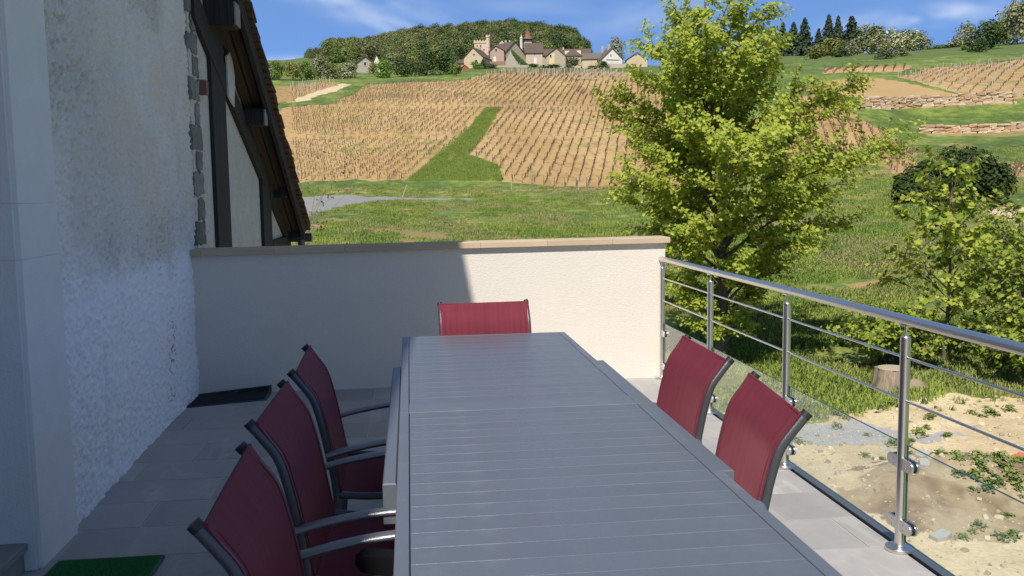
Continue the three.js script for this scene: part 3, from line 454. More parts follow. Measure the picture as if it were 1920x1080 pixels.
function makeChair(label) {
  const c = thing('garden_chair', label, 'chair', [0, 0, 0], 0, 'burgundy sling chairs round the table');
  const HW = 0.288;
  const bk = part('backrest', sling([[-0.333, 0.899], ...BACK.slice(1), [-0.186, 0.44]], HW + 0.009, 0.01, 0.012), slingM, c);
  part('hem', tube([[-0.322, 0.905, -HW - 0.008], [-0.325, 0.903, 0], [-0.322, 0.905, HW + 0.008]], 0.0055, 12, 8), hemM, bk);
  for (const s of [-1, 1]) part('side_seam', tube(BACK.map(([x, y]) => [x + 0.0135, y + 0.006, s * (HW - 0.022)]), 0.0024, 24, 6), hemM, bk);
  const st = part('seat', sling([[-0.185, 0.425], [-0.05, 0.415], [0.1, 0.425], [0.22, 0.436], [0.262, 0.425], [0.268, 0.405]].reverse(), HW - 0.008, 0.02), slingM, c);
  part('seat_hem', tube([[0.266, 0.408, -HW + 0.02], [0.266, 0.408, HW - 0.02]], 0.005, 1, 8), hemM, st);
  for (const s of [-1, 1]) {
    const z = s * HW;
    const rl = part('rear_leg', tube([...BACK.map(([x, y]) => [x, y, z]), [-0.19, 0.364, z], [-0.2, 0.2, z], [-0.225, 0.012, z]], 0.0155, 48, 12), tubeM, c);
    part('end_cap', tube([[-0.3355, 0.8952, z], [-0.347, 0.909, z]], 0.0165, 1, 12), capM, rl);
    part('foot_cap', cyl(-0.225, 0.001, 0.03, z, 0.018, 0.0172, 12), capM, rl);
    part('seat_rail', tube([[-0.19, 0.43, z], [-0.05, 0.417, z], [0.1, 0.428, z], [0.255, 0.43, z]], 0.0135, 20, 10), tubeM, c);
    const za = s * (HW + 0.021);
    const fl = part('front_leg', tube([[0.27, 0.57, za], [0.285, 0.45, za], [0.292, 0.25, za], [0.3, 0.012, za]], 0.0145, 24, 12), tubeM, c);
    part('foot_cap', cyl(0.3, 0.001, 0.03, za, 0.0175, 0.0165, 12), capM, fl);
    // flat arched armrest
    const arm = []; const ac = [[-0.222, 0.588], [-0.12, 0.612], [0.02, 0.632], [0.15, 0.634], [0.235, 0.612], [0.27, 0.565]];
    const g = tube(ac.map(([x, y]) => [x, y, 0]), 0.0125, 40, 14); g.scale(1, 1, 1.75); g.translate(0, 0, za); part('armrest', g, armM, c);
  }
  part('crossbar', tube([[-0.192, 0.395, -HW], [-0.192, 0.395, HW]], 0.0115, 1, 10), tubeM, c);
  part('crossbar', tube([[0.24, 0.392, -HW - 0.02], [0.24, 0.392, HW + 0.02]], 0.0115, 1, 10), tubeM, c);
  part('bracket', bx(0.05, 0.11, 0.392, 0.412, HW - 0.018, HW + 0.03, 0.003), capM, c);
  part('bracket', bx(0.05, 0.11, 0.392, 0.412, -HW - 0.03, -HW + 0.018, 0.003), capM, c);
  return c;
}
const chair0 = makeChair('nearest burgundy sling chair in the shade on the house side of the table');
function chairAt(src, x, z, turn, label) { const c = src ? chair0.clone() : chair0; if (src) { c.name = numbered('garden_chair'); scene.add(c); c.userData = { ...chair0.userData, label }; } c.position.set(x, 0, z); c.rotation.y = turn; return c; }
chairAt(0, -0.1, -2.12, 0.02);
chairAt(1, -0.12, -2.93, -0.02, 'middle burgundy sling chair of the three on the shaded house side');
chairAt(1, -0.11, -3.71, 0.02, 'farthest burgundy sling chair on the shaded house side, beside the black mat');
chairAt(1, 0.872, -3.65, Math.PI - 0.02, 'sunlit burgundy sling chair on the railing side, nearer the parapet wall');
chairAt(1, 0.822, -2.82, Math.PI - 0.12, 'sunlit burgundy sling chair on the railing side, closer to the camera');
chairAt(1, 0.442, -5.085, -Math.PI / 2 + 0.04, 'burgundy sling chair at the head of the table before the parapet wall').scale.z = 0.9;

// ---------------------------------------------------------------- mats on the floor
{
  const gm = thing('green_mat', 'green ribbed plastic doormat lying on the tiles by the doorstep', 'mat', [-1.31, 0, -3.69]);
  const m = std({ color: rgb(0.025, 0.21, 0.05), roughness: 0.85 });
  part('mat_base', bx(-0.215, 0.215, 0.001, 0.009, -0.3, 0.3, 0.002), m, gm);
  const r = rng(3), bl = []; const blade = (x, z) => { const g = new THREE.ConeGeometry(0.0045, 0.016 + 0.006 * r(), 3); g.rotateX((r() - 0.5) * 0.7); g.rotateZ((r() - 0.5) * 0.7); g.translate(x, 0.016, z); return g; };
  for (let i = 0; i < 40; i++) for (let j = 0; j < 55; j++) bl.push(blade(-0.205 + i * 0.0105, -0.29 + j * 0.0107));
  part('mat_bristles', bl, m, gm).userData.kind = 'stuff';
  part('mat_border', [bx(-0.222, -0.2155, 0.001, 0.012, -0.302, 0.302), bx(0.2155, 0.222, 0.001, 0.012, -0.302, 0.302), bx(-0.215, 0.215, 0.001, 0.012, -0.307, -0.3005)], std({ color: rgb(0.06, 0.13, 0.07), roughness: 0.8 }), gm);
  // black mat pushed into the corner, its far edge riding up the wall
  const bm = thing('black_mat', 'black rubber-edged doormat pushed into the corner by the parapet wall', 'mat', [-1.69, 0, -6.92]);
  function matSheet(inset, th, lift) {
    const N = 24, M = 16, P = [], U = [], I = [], Wd = 0.57, Dp = 0.34;
    for (const sd of [0, 1]) for (let j = 0; j <= M; j++) for (let i = 0; i <= N; i++) {
      const a = inset + (Wd - 2 * inset) * i / N, t = a / Wd, Dt = lerp(0.455, 0.365, t), s = inset + (Dt - 2 * inset) * j / M, far = 0.17 * t + s, lim = 0.45;
      let z = -Math.min(far, lim) - 0.012 * Math.max(0, far - lim), y = 0.002 + 0.008 * t * Math.pow(s / Dt, 3); if (far > lim) y += (far - lim) * 0.55;
      P.push(a, y + lift + sd * th, z + sd * 0.3 * th); U.push(a, s);
    }
    const S = (N + 1) * (M + 1);
    for (let j = 0; j < M; j++) for (let i = 0; i < N; i++) { const o = j * (N + 1) + i; I.push(o, o + N + 1, o + 1, o + 1, o + N + 1, o + N + 2); I.push(S + o, S + o + 1, S + o + N + 1, S + o + 1, S + o + N + 2, S + o + N + 1); }
    for (let i = 0; i < N; i++) for (const j of [0, M]) { const o = j * (N + 1) + i; I.push(o, o + 1, S + o, o + 1, S + o + 1, S + o); }
    for (let j = 0; j < M; j++) for (const i of [0, N]) { const o = j * (N + 1) + i; I.push(o, o + N + 1, S + o, o + N + 1, S + o + N + 1, S + o); }
    const g = new THREE.BufferGeometry(); g.setAttribute('position', new THREE.Float32BufferAttribute(P, 3)); g.setAttribute('uv', new THREE.Float32BufferAttribute(U, 2)); g.setIndex(I); g.computeVertexNormals(); return g;
  }
  part('rubber_edge', matSheet(0, 0.006, 0), std({ color: rgb(0.07, 0.075, 0.08), roughness: 0.7 }), bm);
  part('pile', matSheet(0.022, 0.006, 0.0045), std({ color: rgb(0.012, 0.013, 0.017), roughness: 1, bumpMap: grainT, bumpScale: 0.004 }), bm);
}
// ---------------------------------------------------------------- foliage
const leafMat = (extra = {}) => phy({ vertexColors: true, roughness: 0.85, transmission: 0.35, thickness: 0, side: THREE.DoubleSide, specularIntensity: 0.35, ...extra });
const farLeafM = std({ vertexColors: true, roughness: 1, side: THREE.DoubleSide });
const barkT = tex(256, 256, (u, v) => { const k = 0.5 + wrapFbm(u, v, 16, 4, 0.35); return [0.14 * k, 0.115 * k, 0.09 * k]; }, [0.3, 0.6]);
const barkM = std({ map: barkT, roughness: 1, bumpMap: barkT, bumpScale: 0.02 });
class Leaves { // collects many small folded leaves into one geometry
  constructor(seed) { this.p = []; this.c = []; this.r = rng(seed); }
  leaf(x, y, z, s, col, up = 0.4, nx = 0, ny = 0, nz = 0) {
    const r = this.r; let a = V(r() - 0.5, r() - 0.5, r() - 0.5).normalize(), n = V(r() - 0.5 + nx, r() - 0.5 + up + ny, r() - 0.5 + nz).normalize(); a.addScaledVector(n, -a.dot(n)).normalize(); const b = n.clone().cross(a);
    const w = s * (0.42 + 0.16 * r()), f = 0.12 * s, o = V(x, y, z), at = (i, j, k) => [o.x + a.x * i + b.x * j + n.x * k, o.y + a.y * i + b.y * j + n.y * k, o.z + a.z * i + b.z * j + n.z * k];
    const B = at(0, 0, 0), T = at(s, 0, -f * 0.6), L = at(s * 0.5, w, f), R = at(s * 0.5, -w, f), k = 0.78 + 0.44 * r();
    this.p.push(...B, ...R, ...T, ...B, ...T, ...L); for (let i = 0; i < 6; i++) this.c.push(col[0] * k, col[1] * k, col[2] * k);
  }
  maple(x, y, z, s, col, up = 0.5, ox = 0, oz = 0) { // five-pointed leaf
    const r = this.r; let a = V(r() - 0.5, r() - 0.6, r() - 0.5).normalize(), n = V((r() - 0.5) * 1.2 + ox, r() * 0.8 + up - 0.3, (r() - 0.5) * 1.2 + oz).normalize(); a.addScaledVector(n, -a.dot(n)).normalize(); const b = n.clone().cross(a), k = 0.78 + 0.44 * r();
    const pt = (i, j, q) => [x + (a.x * i + b.x * j + n.x * q) * s, y + (a.y * i + b.y * j + n.y * q) * s, z + (a.z * i + b.z * j + n.z * q) * s];
    const o = pt(0.12, 0, 0), ring = [pt(0, 0.05, 0), pt(0.1, 0.5, 0.1), pt(0.45, 0.3, 0.04), pt(0.6, 0.55, 0.08), pt(1, 0, -0.08), pt(0.6, -0.55, 0.08), pt(0.45, -0.3, 0.04), pt(0.1, -0.5, 0.1), pt(0, -0.05, 0)];
    for (const [i, j] of [[1, 2], [2, 3], [3, 4], [4, 5], [5, 6], [6, 7]]) this.p.push(...o, ...ring[i], ...ring[j]);
    for (let i = 0; i < 18; i++) this.c.push(col[0] * k, col[1] * k, col[2] * k);
  }
  build() { const g = new THREE.BufferGeometry(); g.setAttribute('position', new THREE.Float32BufferAttribute(this.p, 3)); g.setAttribute('color', new THREE.Float32BufferAttribute(this.c, 3)); g.computeVertexNormals(); return g; }
}
function limb(list, pts, r0, r1, rad = 6) { // tapered branch
  const c = new THREE.CatmullRomCurve3(pts.map((p) => p.isVector3 ? p : V(...p)), false, 'centripetal'), n = Math.max(3, pts.length * 3), fr = c.computeFrenetFrames(n, false), P = [], U = [], I = [];
  for (let i = 0; i <= n; i++) { const t = i / n, p = c.getPointAt(t), r = lerp(r0, r1, Math.pow(t, 0.8)); for (let k = 0; k <= rad; k++) { const a = (k / rad) * 2 * Math.PI, x = Math.cos(a) * r, y = Math.sin(a) * r; P.push(p.x + fr.normals[i].x * x + fr.binormals[i].x * y, p.y + fr.normals[i].y * x + fr.binormals[i].y * y, p.z + fr.normals[i].z * x + fr.binormals[i].z * y); U.push(k / rad * 0.3, t * c.getLength()); } }
  for (let i = 0; i < n; i++) for (let k = 0; k < rad; k++) { const o = i * (rad + 1) + k; I.push(o, o + rad + 1, o + 1, o + 1, o + rad + 1, o + rad + 2); }
  const g = new THREE.BufferGeometry(); g.setAttribute('position', new THREE.Float32BufferAttribute(P, 3)); g.setAttribute('uv', new THREE.Float32BufferAttribute(U, 2)); g.setIndex(I); g.computeVertexNormals(); list.push(g.toNonIndexed()); return c;
}
const envAt = (E, y) => { if (y <= E[0][0]) return E[0][1]; for (let i = 1; i < E.length; i++) if (y <= E[i][0]) return lerp(E[i - 1][1], E[i][1], (y - E[i - 1][0]) / (E[i][0] - E[i - 1][0])); return E[E.length - 1][1]; };
// a broadleaf tree that fills an envelope (height above foot -> radius) with limbs, twigs and leaves
function broadTree({ name, label, pos, env, top, trunkR, lean = [0, 0], limbs, twigs, perTwig, leafS, cols, seed, first = 1.2, mat, group, maple = true, droop = 0, bulge = 0 }) {
  const t = thing(name, label, 'tree', pos, 0, group), r = rng(seed), wood = [], tr = [], lv = new Leaves(seed + 1);
  const axis = limb(tr, [[0, -0.3, 0], [0.05, top * 0.2, 0.04], [lean[0] * 0.4 + 0.06, top * 0.45, lean[1] * 0.4], [lean[0] * 0.7, top * 0.7, lean[1] * 0.7], [lean[0], top * 0.97, lean[1]]], trunkR, 0.012, 9);
  const put = (p, spread, n) => { for (let q = 0; q < n; q++) { const col = cols[Math.floor(r() * cols.length)], x = p.x + (r() - 0.5) * spread, y = p.y + (r() - 0.5) * spread * 0.8, z = p.z + (r() - 0.5) * spread, s = leafS * (0.65 + 0.7 * r()); const q0 = Math.hypot(x, z) + 0.4; maple ? lv.maple(x, y, z, s, col, 0.5, 0.55 * x / q0, 0.55 * z / q0) : lv.leaf(x, y, z, s, col); } };
  for (let k = 0; k < limbs; k++) {
    const h = first + (top * 0.93 - first) * Math.pow((k + 0.5) / limbs, 0.85), base = axis.getPointAt(clamp((h * 0.82 + 0.3) / (top + 0.3), 0.02, 0.95)), a = k * 2.399 + r() * 0.9, R = envAt(env, h) * (0.62 + 0.62 * r()) * (bulge && Math.cos(a) < -0.4 ? 0.86 : 1), dx = Math.cos(a), dz = Math.sin(a);
    const tip = V(lean[0] * h / top + dx * R + bulge * sstep(1.8, 3.4, h) * sstep(6.6, 4.6, h) * (dx > 0 ? 1.3 : 0.4), h + R * 0.18 - droop * R + (r() - 0.3) * 0.4, lean[1] * h / top + dz * R), mid = base.clone().lerp(tip, 0.5).add(V((r() - 0.5) * 0.2, R * 0.1, (r() - 0.5) * 0.2));
    const lc = limb(wood, [base, mid, tip], trunkR * 0.34 * (1 - 0.5 * k / limbs), 0.008, 5);
    const nt = Math.max(4, Math.round(twigs * R / env[2][1]));
    for (let q = 0; q < nt; q++) {
      const s = 0.25 + 0.75 * (q + r()) / nt, b = lc.getPointAt(Math.min(s, 0.99)), len = (0.25 + 0.55 * r()) * (0.5 + R * 0.28), d = V(dx * 0.7 + (r() - 0.5) * 1.7, 0.15 + 0.75 * r() - 0.35 * (1 - h / top) - droop, dz * 0.7 + (r() - 0.5) * 1.7).normalize();
      const e = b.clone().addScaledVector(d, len), m = b.clone().lerp(e, 0.5).add(V((r() - 0.5) * 0.08, 0.04, (r() - 0.5) * 0.08)); limb(wood, [b, m, e], 0.011, 0.003, 4);
      for (let w = 0; w < 4; w++) { const f = 0.35 + 0.22 * w, p = w < 3 ? b.clone().lerp(e, f) : e; put(p, 0.15 + 0.045 * w, Math.round(perTwig / 4 * (0.6 + 0.8 * r()))); }
    }
  }
  part('trunk', tr, barkM, t); part('branches', wood, barkM, t); part('crown', lv.build(), mat, t); return t;
}
const SPRING = [[0.49, 0.55, 0.07], [0.4, 0.49, 0.055], [0.58, 0.61, 0.1], [0.3, 0.4, 0.045], [0.46, 0.52, 0.075]];
const mapleMat = leafMat({ transmission: 0.5 });
{
  const x = 6.85, z = -19.7, y = landY(x, z);
  broadTree({ name: 'maple_tree', label: 'large bright green maple in young leaf standing beyond the railing', pos: [x, y, z], env: [[0.5, 0.8], [1.2, 1.15], [2.2, 1.8], [3.0, 2.6], [4.2, 2.95], [5.2, 2.35], [6.4, 1.75], [7.1, 1.15], [8.1, 0.65], [8.8, 0.3]], bulge: 0.3, top: 8.75, trunkR: 0.15, lean: [-0.45, 0.1], limbs: 82, twigs: 16, perTwig: 64, leafS: 0.07, cols: SPRING, seed: 43, first: 0.6, mat: mapleMat, group: undefined });
}
broadTree({ name: 'young_tree', label: 'slender young tree with sparse leaves and pale trunk behind the handrail', pos: [11.3, landY(11.3, -18.3), -18.3], env: [[0.5, 0.8], [1.2, 1.1], [2.2, 1.15], [3.2, 0.85], [4.3, 0.35]], top: 4.6, trunkR: 0.055, lean: [0.1, 0], limbs: 30, twigs: 7, perTwig: 11, leafS: 0.12, cols: SPRING.concat([[0.11, 0.16, 0.02]]), seed: 77, first: 0.6, mat: mapleMat });
const DEEP = [[0.24, 0.33, 0.04], [0.3, 0.38, 0.045], [0.17, 0.26, 0.032], [0.37, 0.42, 0.065]];
const thicketMat = leafMat({ transmission: 0.3 });
for (const [x, z, top, rr, sd, lb] of [[12.6, -17.5, 3.55, 1.05, 91, 'tall leafy sapling at the right edge of the thicket beside the young tree'], [13.6, -18.6, 3.1, 1.3, 92, 'dense green bush at the far right behind the sapling'], [12.1, -16.6, 1.7, 1.0, 93, 'low spreading bush behind the sand at the foot of the young tree'], [10.1, -18.3, 1.15, 0.85, 94, 'small dark bush right behind the tree stump'], [13.9, -16.6, 2.2, 1.2, 95, 'thick bush at the right picture edge above the handrail']])
  broadTree({ name: 'bush', label: lb, pos: [x, landY(x, z), z], env: [[0.1, rr * 0.8], [top * 0.3, rr], [top * 0.5, rr], [top * 0.8, rr * 0.6], [top, rr * 0.25]], top, trunkR: 0.05, limbs: 26, twigs: 9, perTwig: 14, leafS: 0.085, cols: DEEP, seed: sd, first: 0.15, mat: thicketMat, group: 'thicket beyond the sand' });
broadTree({ name: 'bush', label: 'light green shrub peeking over the coping left of the maple', pos: [4.3, landY(4.3, -30), -30], env: [[0.1, 0.9], [0.7, 1.4], [1.2, 1.2], [1.5, 0.6]], top: 1.5, trunkR: 0.04, limbs: 24, twigs: 9, perTwig: 18, leafS: 0.12, cols: SPRING, seed: 61, first: 0.2, mat: thicketMat });
// dark evergreen mound
{
  const x = 34.4, z = -55.5, t = thing('evergreen_bush', 'broad dark evergreen bush on the grass slope below the stone walls', 'bush', [x, landY(x, z), z]), lv = new Leaves(19), r = rng(19), cols = [[0.03, 0.055, 0.014], [0.045, 0.075, 0.018], [0.06, 0.095, 0.02]];
  const lobes = []; for (let k = 0; k < 34; k++) { const a = r() * 6.283, q = Math.sqrt(r()); lobes.push([Math.cos(a) * q * 3.1, 0.5 + r() * 2.7 * (1 - 0.4 * q), Math.sin(a) * q * 2.2, 0.4 + 0.65 * r()]); }
  for (let i = 0; i < 16000; i++) { const l = lobes[Math.floor(r() * lobes.length)], d = V(r() - 0.5, r() - 0.5, r() - 0.5).normalize(), R = l[3] * Math.pow(r(), 0.22) * (0.85 + 0.4 * r()); lv.leaf(l[0] + d.x * R * 1.15, Math.max(0.05, l[1] + d.y * R), l[2] + d.z * R, 0.24, cols[Math.floor(r() * 3)], 0.3, d.x, d.y, d.z); }
  part('crown', lv.build(), leafMat({ transmission: 0.15 }), t); const w = []; for (let k = 0; k < 7; k++) limb(w, [[0.1 * k - 0.3, -0.2, 0], [(k - 3) * 0.4, 1, 0.2], [(k - 3) * 0.7, 2, 0.3]], 0.08, 0.02); part('trunk', w, barkM, t);
}
// bare twigs at the end of the barn
{
  const t = thing('twiggy_shrub', 'bare twiggy shrub with few buds beside the barn eaves', 'shrub', [-1.62, landY(-1.62, -16.5), -16.5]), w = [], r = rng(8), lv = new Leaves(9);
  for (let k = 0; k < 9; k++) { const a = -0.5 + r() * 1.6, L = 0.5 + r() * 0.75, b = [0.05 * k - 0.35, 2.5 + r() * 1.5, 0], e = [b[0] + Math.cos(a) * L, b[1] + 0.35 + r() * 1.3, (r() - 0.5) * 0.4]; limb(w, [[-0.5, -0.1, 0], [-0.45, 1.2, 0], b, [(b[0] + e[0]) / 2, (b[1] + e[1]) / 2 + 0.15, 0.05], e], 0.013, 0.003, 4); for (let q = 0; q < 14; q++) { const s = r(); lv.leaf(lerp(b[0], e[0], s) + (r() - 0.5) * 0.12, lerp(b[1], e[1], s) + (r() - 0.5) * 0.12, (r() - 0.5) * 0.12, 0.05, [0.1, 0.12, 0.03]); } }
  part('branches', w, std({ color: rgb(0.3, 0.26, 0.19), roughness: 1 }), t); part('buds', lv.build(), farLeafM, t);
}

// ---------------------------------------------------------------- far trees
const TONE = { green: [[0.134, 0.208, 0.036], [0.180, 0.252, 0.047], [0.108, 0.162, 0.032]], bright: [[0.144, 0.288, 0.036], [0.198, 0.342, 0.040], [0.108, 0.216, 0.032]], olive: [[0.216, 0.226, 0.054], [0.270, 0.260, 0.072], [0.162, 0.180, 0.046]], grey: [[0.252, 0.270, 0.134], [0.306, 0.296, 0.162], [0.180, 0.198, 0.090]], dark: [[0.064, 0.108, 0.029], [0.090, 0.144, 0.036], [0.050, 0.083, 0.025]], darkgrey: [[0.108, 0.134, 0.064], [0.154, 0.172, 0.090]], blossom: [[0.612, 0.594, 0.432], [0.360, 0.396, 0.180], [0.234, 0.288, 0.090]], bare: [[0.342, 0.306, 0.234], [0.270, 0.252, 0.162], [0.234, 0.270, 0.108]], conifer: [[0.036, 0.065, 0.032], [0.054, 0.086, 0.040], [0.029, 0.054, 0.029]] };
TONE.cypress = TONE.dark;
function roundCrown(seed, n, leaf, cols, w = 1, h = 1) { // unit crown: 1 high, about 1 wide, foot at 0
  const lv = new Leaves(seed), r = rng(seed * 3 + 1), lobes = []; for (let k = 0; k < 20; k++) { const a = k * 2.4 + r(), q = 0.1 + 0.27 * r(), y = 0.14 + 0.62 * r(); lobes.push([Math.cos(a) * q * (1.25 - y * 0.7), y, Math.sin(a) * q * (1.25 - y * 0.7), 0.14 + 0.11 * r()]); } lobes.push([0, 0.8, 0, 0.17], [0, 0.5, 0, 0.3]);
  for (let i = 0; i < n; i++) { const l = lobes[i % lobes.length], d = V(r() - 0.5, r() - 0.5, r() - 0.5).normalize(), R = l[3] * Math.pow(r(), 0.25); lv.leaf((l[0] + d.x * R) * w, Math.max(0.02, (l[1] + d.y * R) * h), (l[2] + d.z * R) * w, leaf * (0.7 + 0.6 * r()), cols[Math.floor(r() * cols.length)], 0.25, d.x * 1.3, d.y * 1.3, d.z * 1.3); }
  return lv.build();
}
function spireCrown(seed, cols, n = 2200) { const lv = new Leaves(seed), r = rng(seed * 5 + 1); for (let i = 0; i < n; i++) { const y = Math.pow(r(), 1.2) * 0.95, a = r() * 6.283, tier = 0.72 + 0.34 * Math.sin(y * 47 + seed + Math.sin(a * 3 + seed) * 1.2) + 0.22 * Math.sin(a * 5 + y * 19 + seed), R = Math.pow(1 - y, 0.85) * 0.5 * tier * Math.sqrt(0.2 + 0.8 * r()); lv.leaf(Math.cos(a) * R, 0.06 + y - R * 0.12, Math.sin(a) * R, 0.055 + 0.05 * (1 - y), cols[Math.floor(r() * cols.length)], 0.5, Math.cos(a) * 0.4, 0, Math.sin(a) * 0.4); } return lv.build(); }
const TREES = [[-30.1,-213.6,3.76,3.76,'grey'],[-27.7,-210.0,3.2,4.18,'green'],[-24.6,-209.4,3.67,4.41,'olive'],[-21.9,-213.4,4.24,4.24,'green'],[-19.4,-218.1,4.32,5.34,'grey'],[-17.0,-221.1,3.86,3.86,'olive'],[-14.4,-224.5,3.92,3.66,'blossom'],[-12.5,-224.7,3.14,3.92,'grey'],[-36.7,-273.9,2.89,2.25,'dark'],[-24.2,-311.7,7.26,3.63,'green'],[-27.6,-292.7,4.78,2.39,'grey'],[-25.5,-360.0,4.19,4.61,'green'],[-5.0,-221.0,4.37,4.37,'bright'],[-0.3,-224.7,5.22,4.96,'dark'],[-3.9,-290.4,5.06,5.06,'grey'],[5.4,-237.5,6.07,6.62,'dark'],[10.3,-239.8,5.85,7.8,'dark'],[9.3,-294.8,6.85,7.88,'olive'],[2.6,-244.2,4.82,4.82,'olive'],[12.1,-224.1,3.39,3.13,'green'],[-8.2,-245.9,2.86,3.14,'olive'],[14.0,-299.7,3.83,3.14,'dark'],[22.7,-299.1,3.83,2.79,'bright'],[25.2,-304.0,1.59,2.66,'cypress'],[28.1,-303.7,4.25,1.77,'dark'],[43.4,-315.0,3.69,1.48,'dark'],[49.6,-314.1,7.39,1.48,'dark'],[56.4,-313.0,5.17,4.06,'darkgrey'],[67.3,-314.9,4.86,2.62,'dark'],[63.7,-315.6,3.74,1.5,'olive'],[70.2,-373.5,6.62,6.18,'bright'],[87.1,-380.2,9.51,10.42,'bare'],[76.0,-387.6,5.51,9.18,'dark'],[73.7,-393.2,4.65,10.45,'dark'],[150.3,-370.7,3.72,10.69,'conifer'],[153.8,-369.2,3.95,11.61,'conifer'],[157.7,-367.6,4.65,11.61,'conifer'],[161.7,-365.9,5.11,12.78,'conifer'],[166.6,-363.7,3.48,9.29,'conifer'],[170.1,-362.0,4.65,13.47,'conifer'],[173.3,-360.5,3.95,13.01,'conifer'],[177.9,-358.3,6.5,12.54,'conifer'],[184.3,-355.0,13.01,11.61,'olive'],[194.8,-349.4,11.15,9.29,'green'],[188.2,-352.9,6.97,8.36,'green'],[140.3,-295.7,9.5,5.7,'olive'],[140.7,-281.8,6.95,5.12,'bare'],[144.7,-273.4,7.18,6.47,'grey'],[156.1,-286.6,8.72,7.58,'blossom'],[160.4,-285.3,8.36,6.46,'blossom'],[198.5,-347.2,9.29,8.36,'grey'],[128.6,-265.7,5.83,3.09,'dark'],[123.9,-230.7,5.48,2.43,'darkgrey'],[134.0,-240.9,4.8,2.24,'grey'],[116.5,-255.5,6.52,3.91,'olive'],[201.8,-345.4,6.04,6.5,'grey'],[205.8,-343.0,9.29,3.25,'green'],[212.2,-339.1,9.29,4.18,'grey'],[214.1,-337.9,10.69,10.22,'grey'],[165.9,-252.5,10.53,8.07,'dark'],[190.2,-280.6,8.66,10.24,'olive'],[186.1,-268.2,9.48,13.27,'grey'],[209.1,-341.0,6.97,2.79,'dark'],[197.9,-280.0,9.96,11.95,'green'],[222.5,-332.4,9.29,9.29,'green'],[151.0,-232.8,5.48,3.87,'dark']];
const WHERE = [
  'at the far left end of the hedgerow above the vines', 'second from the left in the hedgerow above the vines', 'third from the left in the hedgerow above the vines', 'in the middle of the hedgerow above the vines', 'tallest of the hedgerow above the left track', 'in the hedgerow just left of the pale blossom', 'beside the small stone house, left', 'hard against the left side of the small stone house',
  'low on the left skyline by the barn roof', 'wide and low on the left skyline', 'small on the left skyline between soil strips', 'where the left skyline meets the wooded hill',
  'rounded and vivid right of the small stone house', 'dark and rounded, right of the vivid tree', 'behind the small stone house', 'left of the two tall dark trees below the wood', 'tallest dark tree left of the village', 'behind the two tall dark trees', 'between the rounded dark tree and tall dark trees', 'short, in front of the village shed', 'between small stone house and vivid tree',
  'left of the red shed', 'right of the red shed', 'small pointed, before the village gable', 'low hedge before the pink stone house', 'short hedge before the big brown roof', 'long hedge before the yellow-patched gable', 'before the small hipped roof', 'before the white gabled house', 'low, before the grey-roofed house',
  'vivid, behind the long brown roof', 'half bare, behind the white gabled house', 'on the steep right end of the wood', 'dark, at the right end of the wood above the vivid one',
  'leftmost of the ridge conifers', 'second ridge conifer from the maple', 'third ridge conifer from the maple', 'fourth ridge conifer, widest of the first group', 'slim first of the second conifer group', 'tallest of the second conifer group', 'slim tall conifer right of the tallest one', 'broad last conifer of the ridge group',
  'big and rounded right of the conifers', 'rounded on the ridge left of the white cloud', 'between the two rounded ridge trees', 'below the slim conifer on the slope', 'bare and greyish below the broad conifer', 'greyish at the foot of the rounded ridge tree', 'white flowering, left of the two', 'white flowering, right of the two', 'at the ridge edge beside the white cloud', 'low and dark below the conifers', 'low and dark grey on the slope edge', 'low and grey right of the dark one', 'lowest left, next to the maple crown', 'last of the ridge clump before the cloud',
  'low on the skyline under the white cloud', 'low and grey on the skyline right of the cloud', 'tall and feathery right of the cloud', 'broad and dark on the right bank', 'tall behind the dark bank tree', 'tallest on the right skyline', 'small and dark under the cloud', 'at the very right edge of the skyline', 'behind the broad dark bank tree', 'lowest dark one on the right bank'];
const KIND = { green: 'green broadleaf tree', bright: 'bright green leafy tree', olive: 'olive green tree', grey: 'grey-green tree', dark: 'dark green tree', darkgrey: 'dull grey-green shrub', blossom: 'pale blossoming tree', bare: 'thinly leaved tree', conifer: 'dark spruce', cypress: 'dark clipped conifer' };
TREES.forEach(([x, z, w, h, ty], i) => {
  const con = ty === 'conifer' || ty === 'cypress', hh = h * (ty === 'conifer' ? 1.22 : 1.12), g = con ? spireCrown(100 + i, TONE[ty]) : roundCrown(100 + i, ty === 'bare' ? 700 : 1300, 0.06, TONE[ty]); g.scale(w * (con ? 2.1 : 1.2), hh, w * (con ? 2.1 : 1.2));
  const t = thing(con ? 'spruce_tree' : h < 3 ? 'shrub' : 'hill_tree', `${KIND[ty]} ${WHERE[i]}`, h < 3 && !con ? 'shrub' : 'tree', [x, landY(x, z) - 0.2, z], 0, 'trees of the hillside');
  part('crown', g, farLeafM, t); const wd = []; limb(wd, [[0, -0.5, 0], [0.05 * w, hh * 0.3, 0], [0, hh * 0.75, 0]], Math.max(0.05, w * 0.035), 0.03, 6); if (!con) for (let k = 0; k < 6; k++) limb(wd, [[0, hh * 0.25, 0], [Math.cos(k * 2.2) * w * 0.2, hh * (0.45 + 0.05 * k), Math.sin(k * 2.2) * w * 0.2], [Math.cos(k * 2.2) * w * 0.38, hh * (0.6 + 0.05 * k), Math.sin(k * 2.2) * w * 0.38]], w * 0.018, 0.015, 4); part('trunk', wd, barkM, t);
});
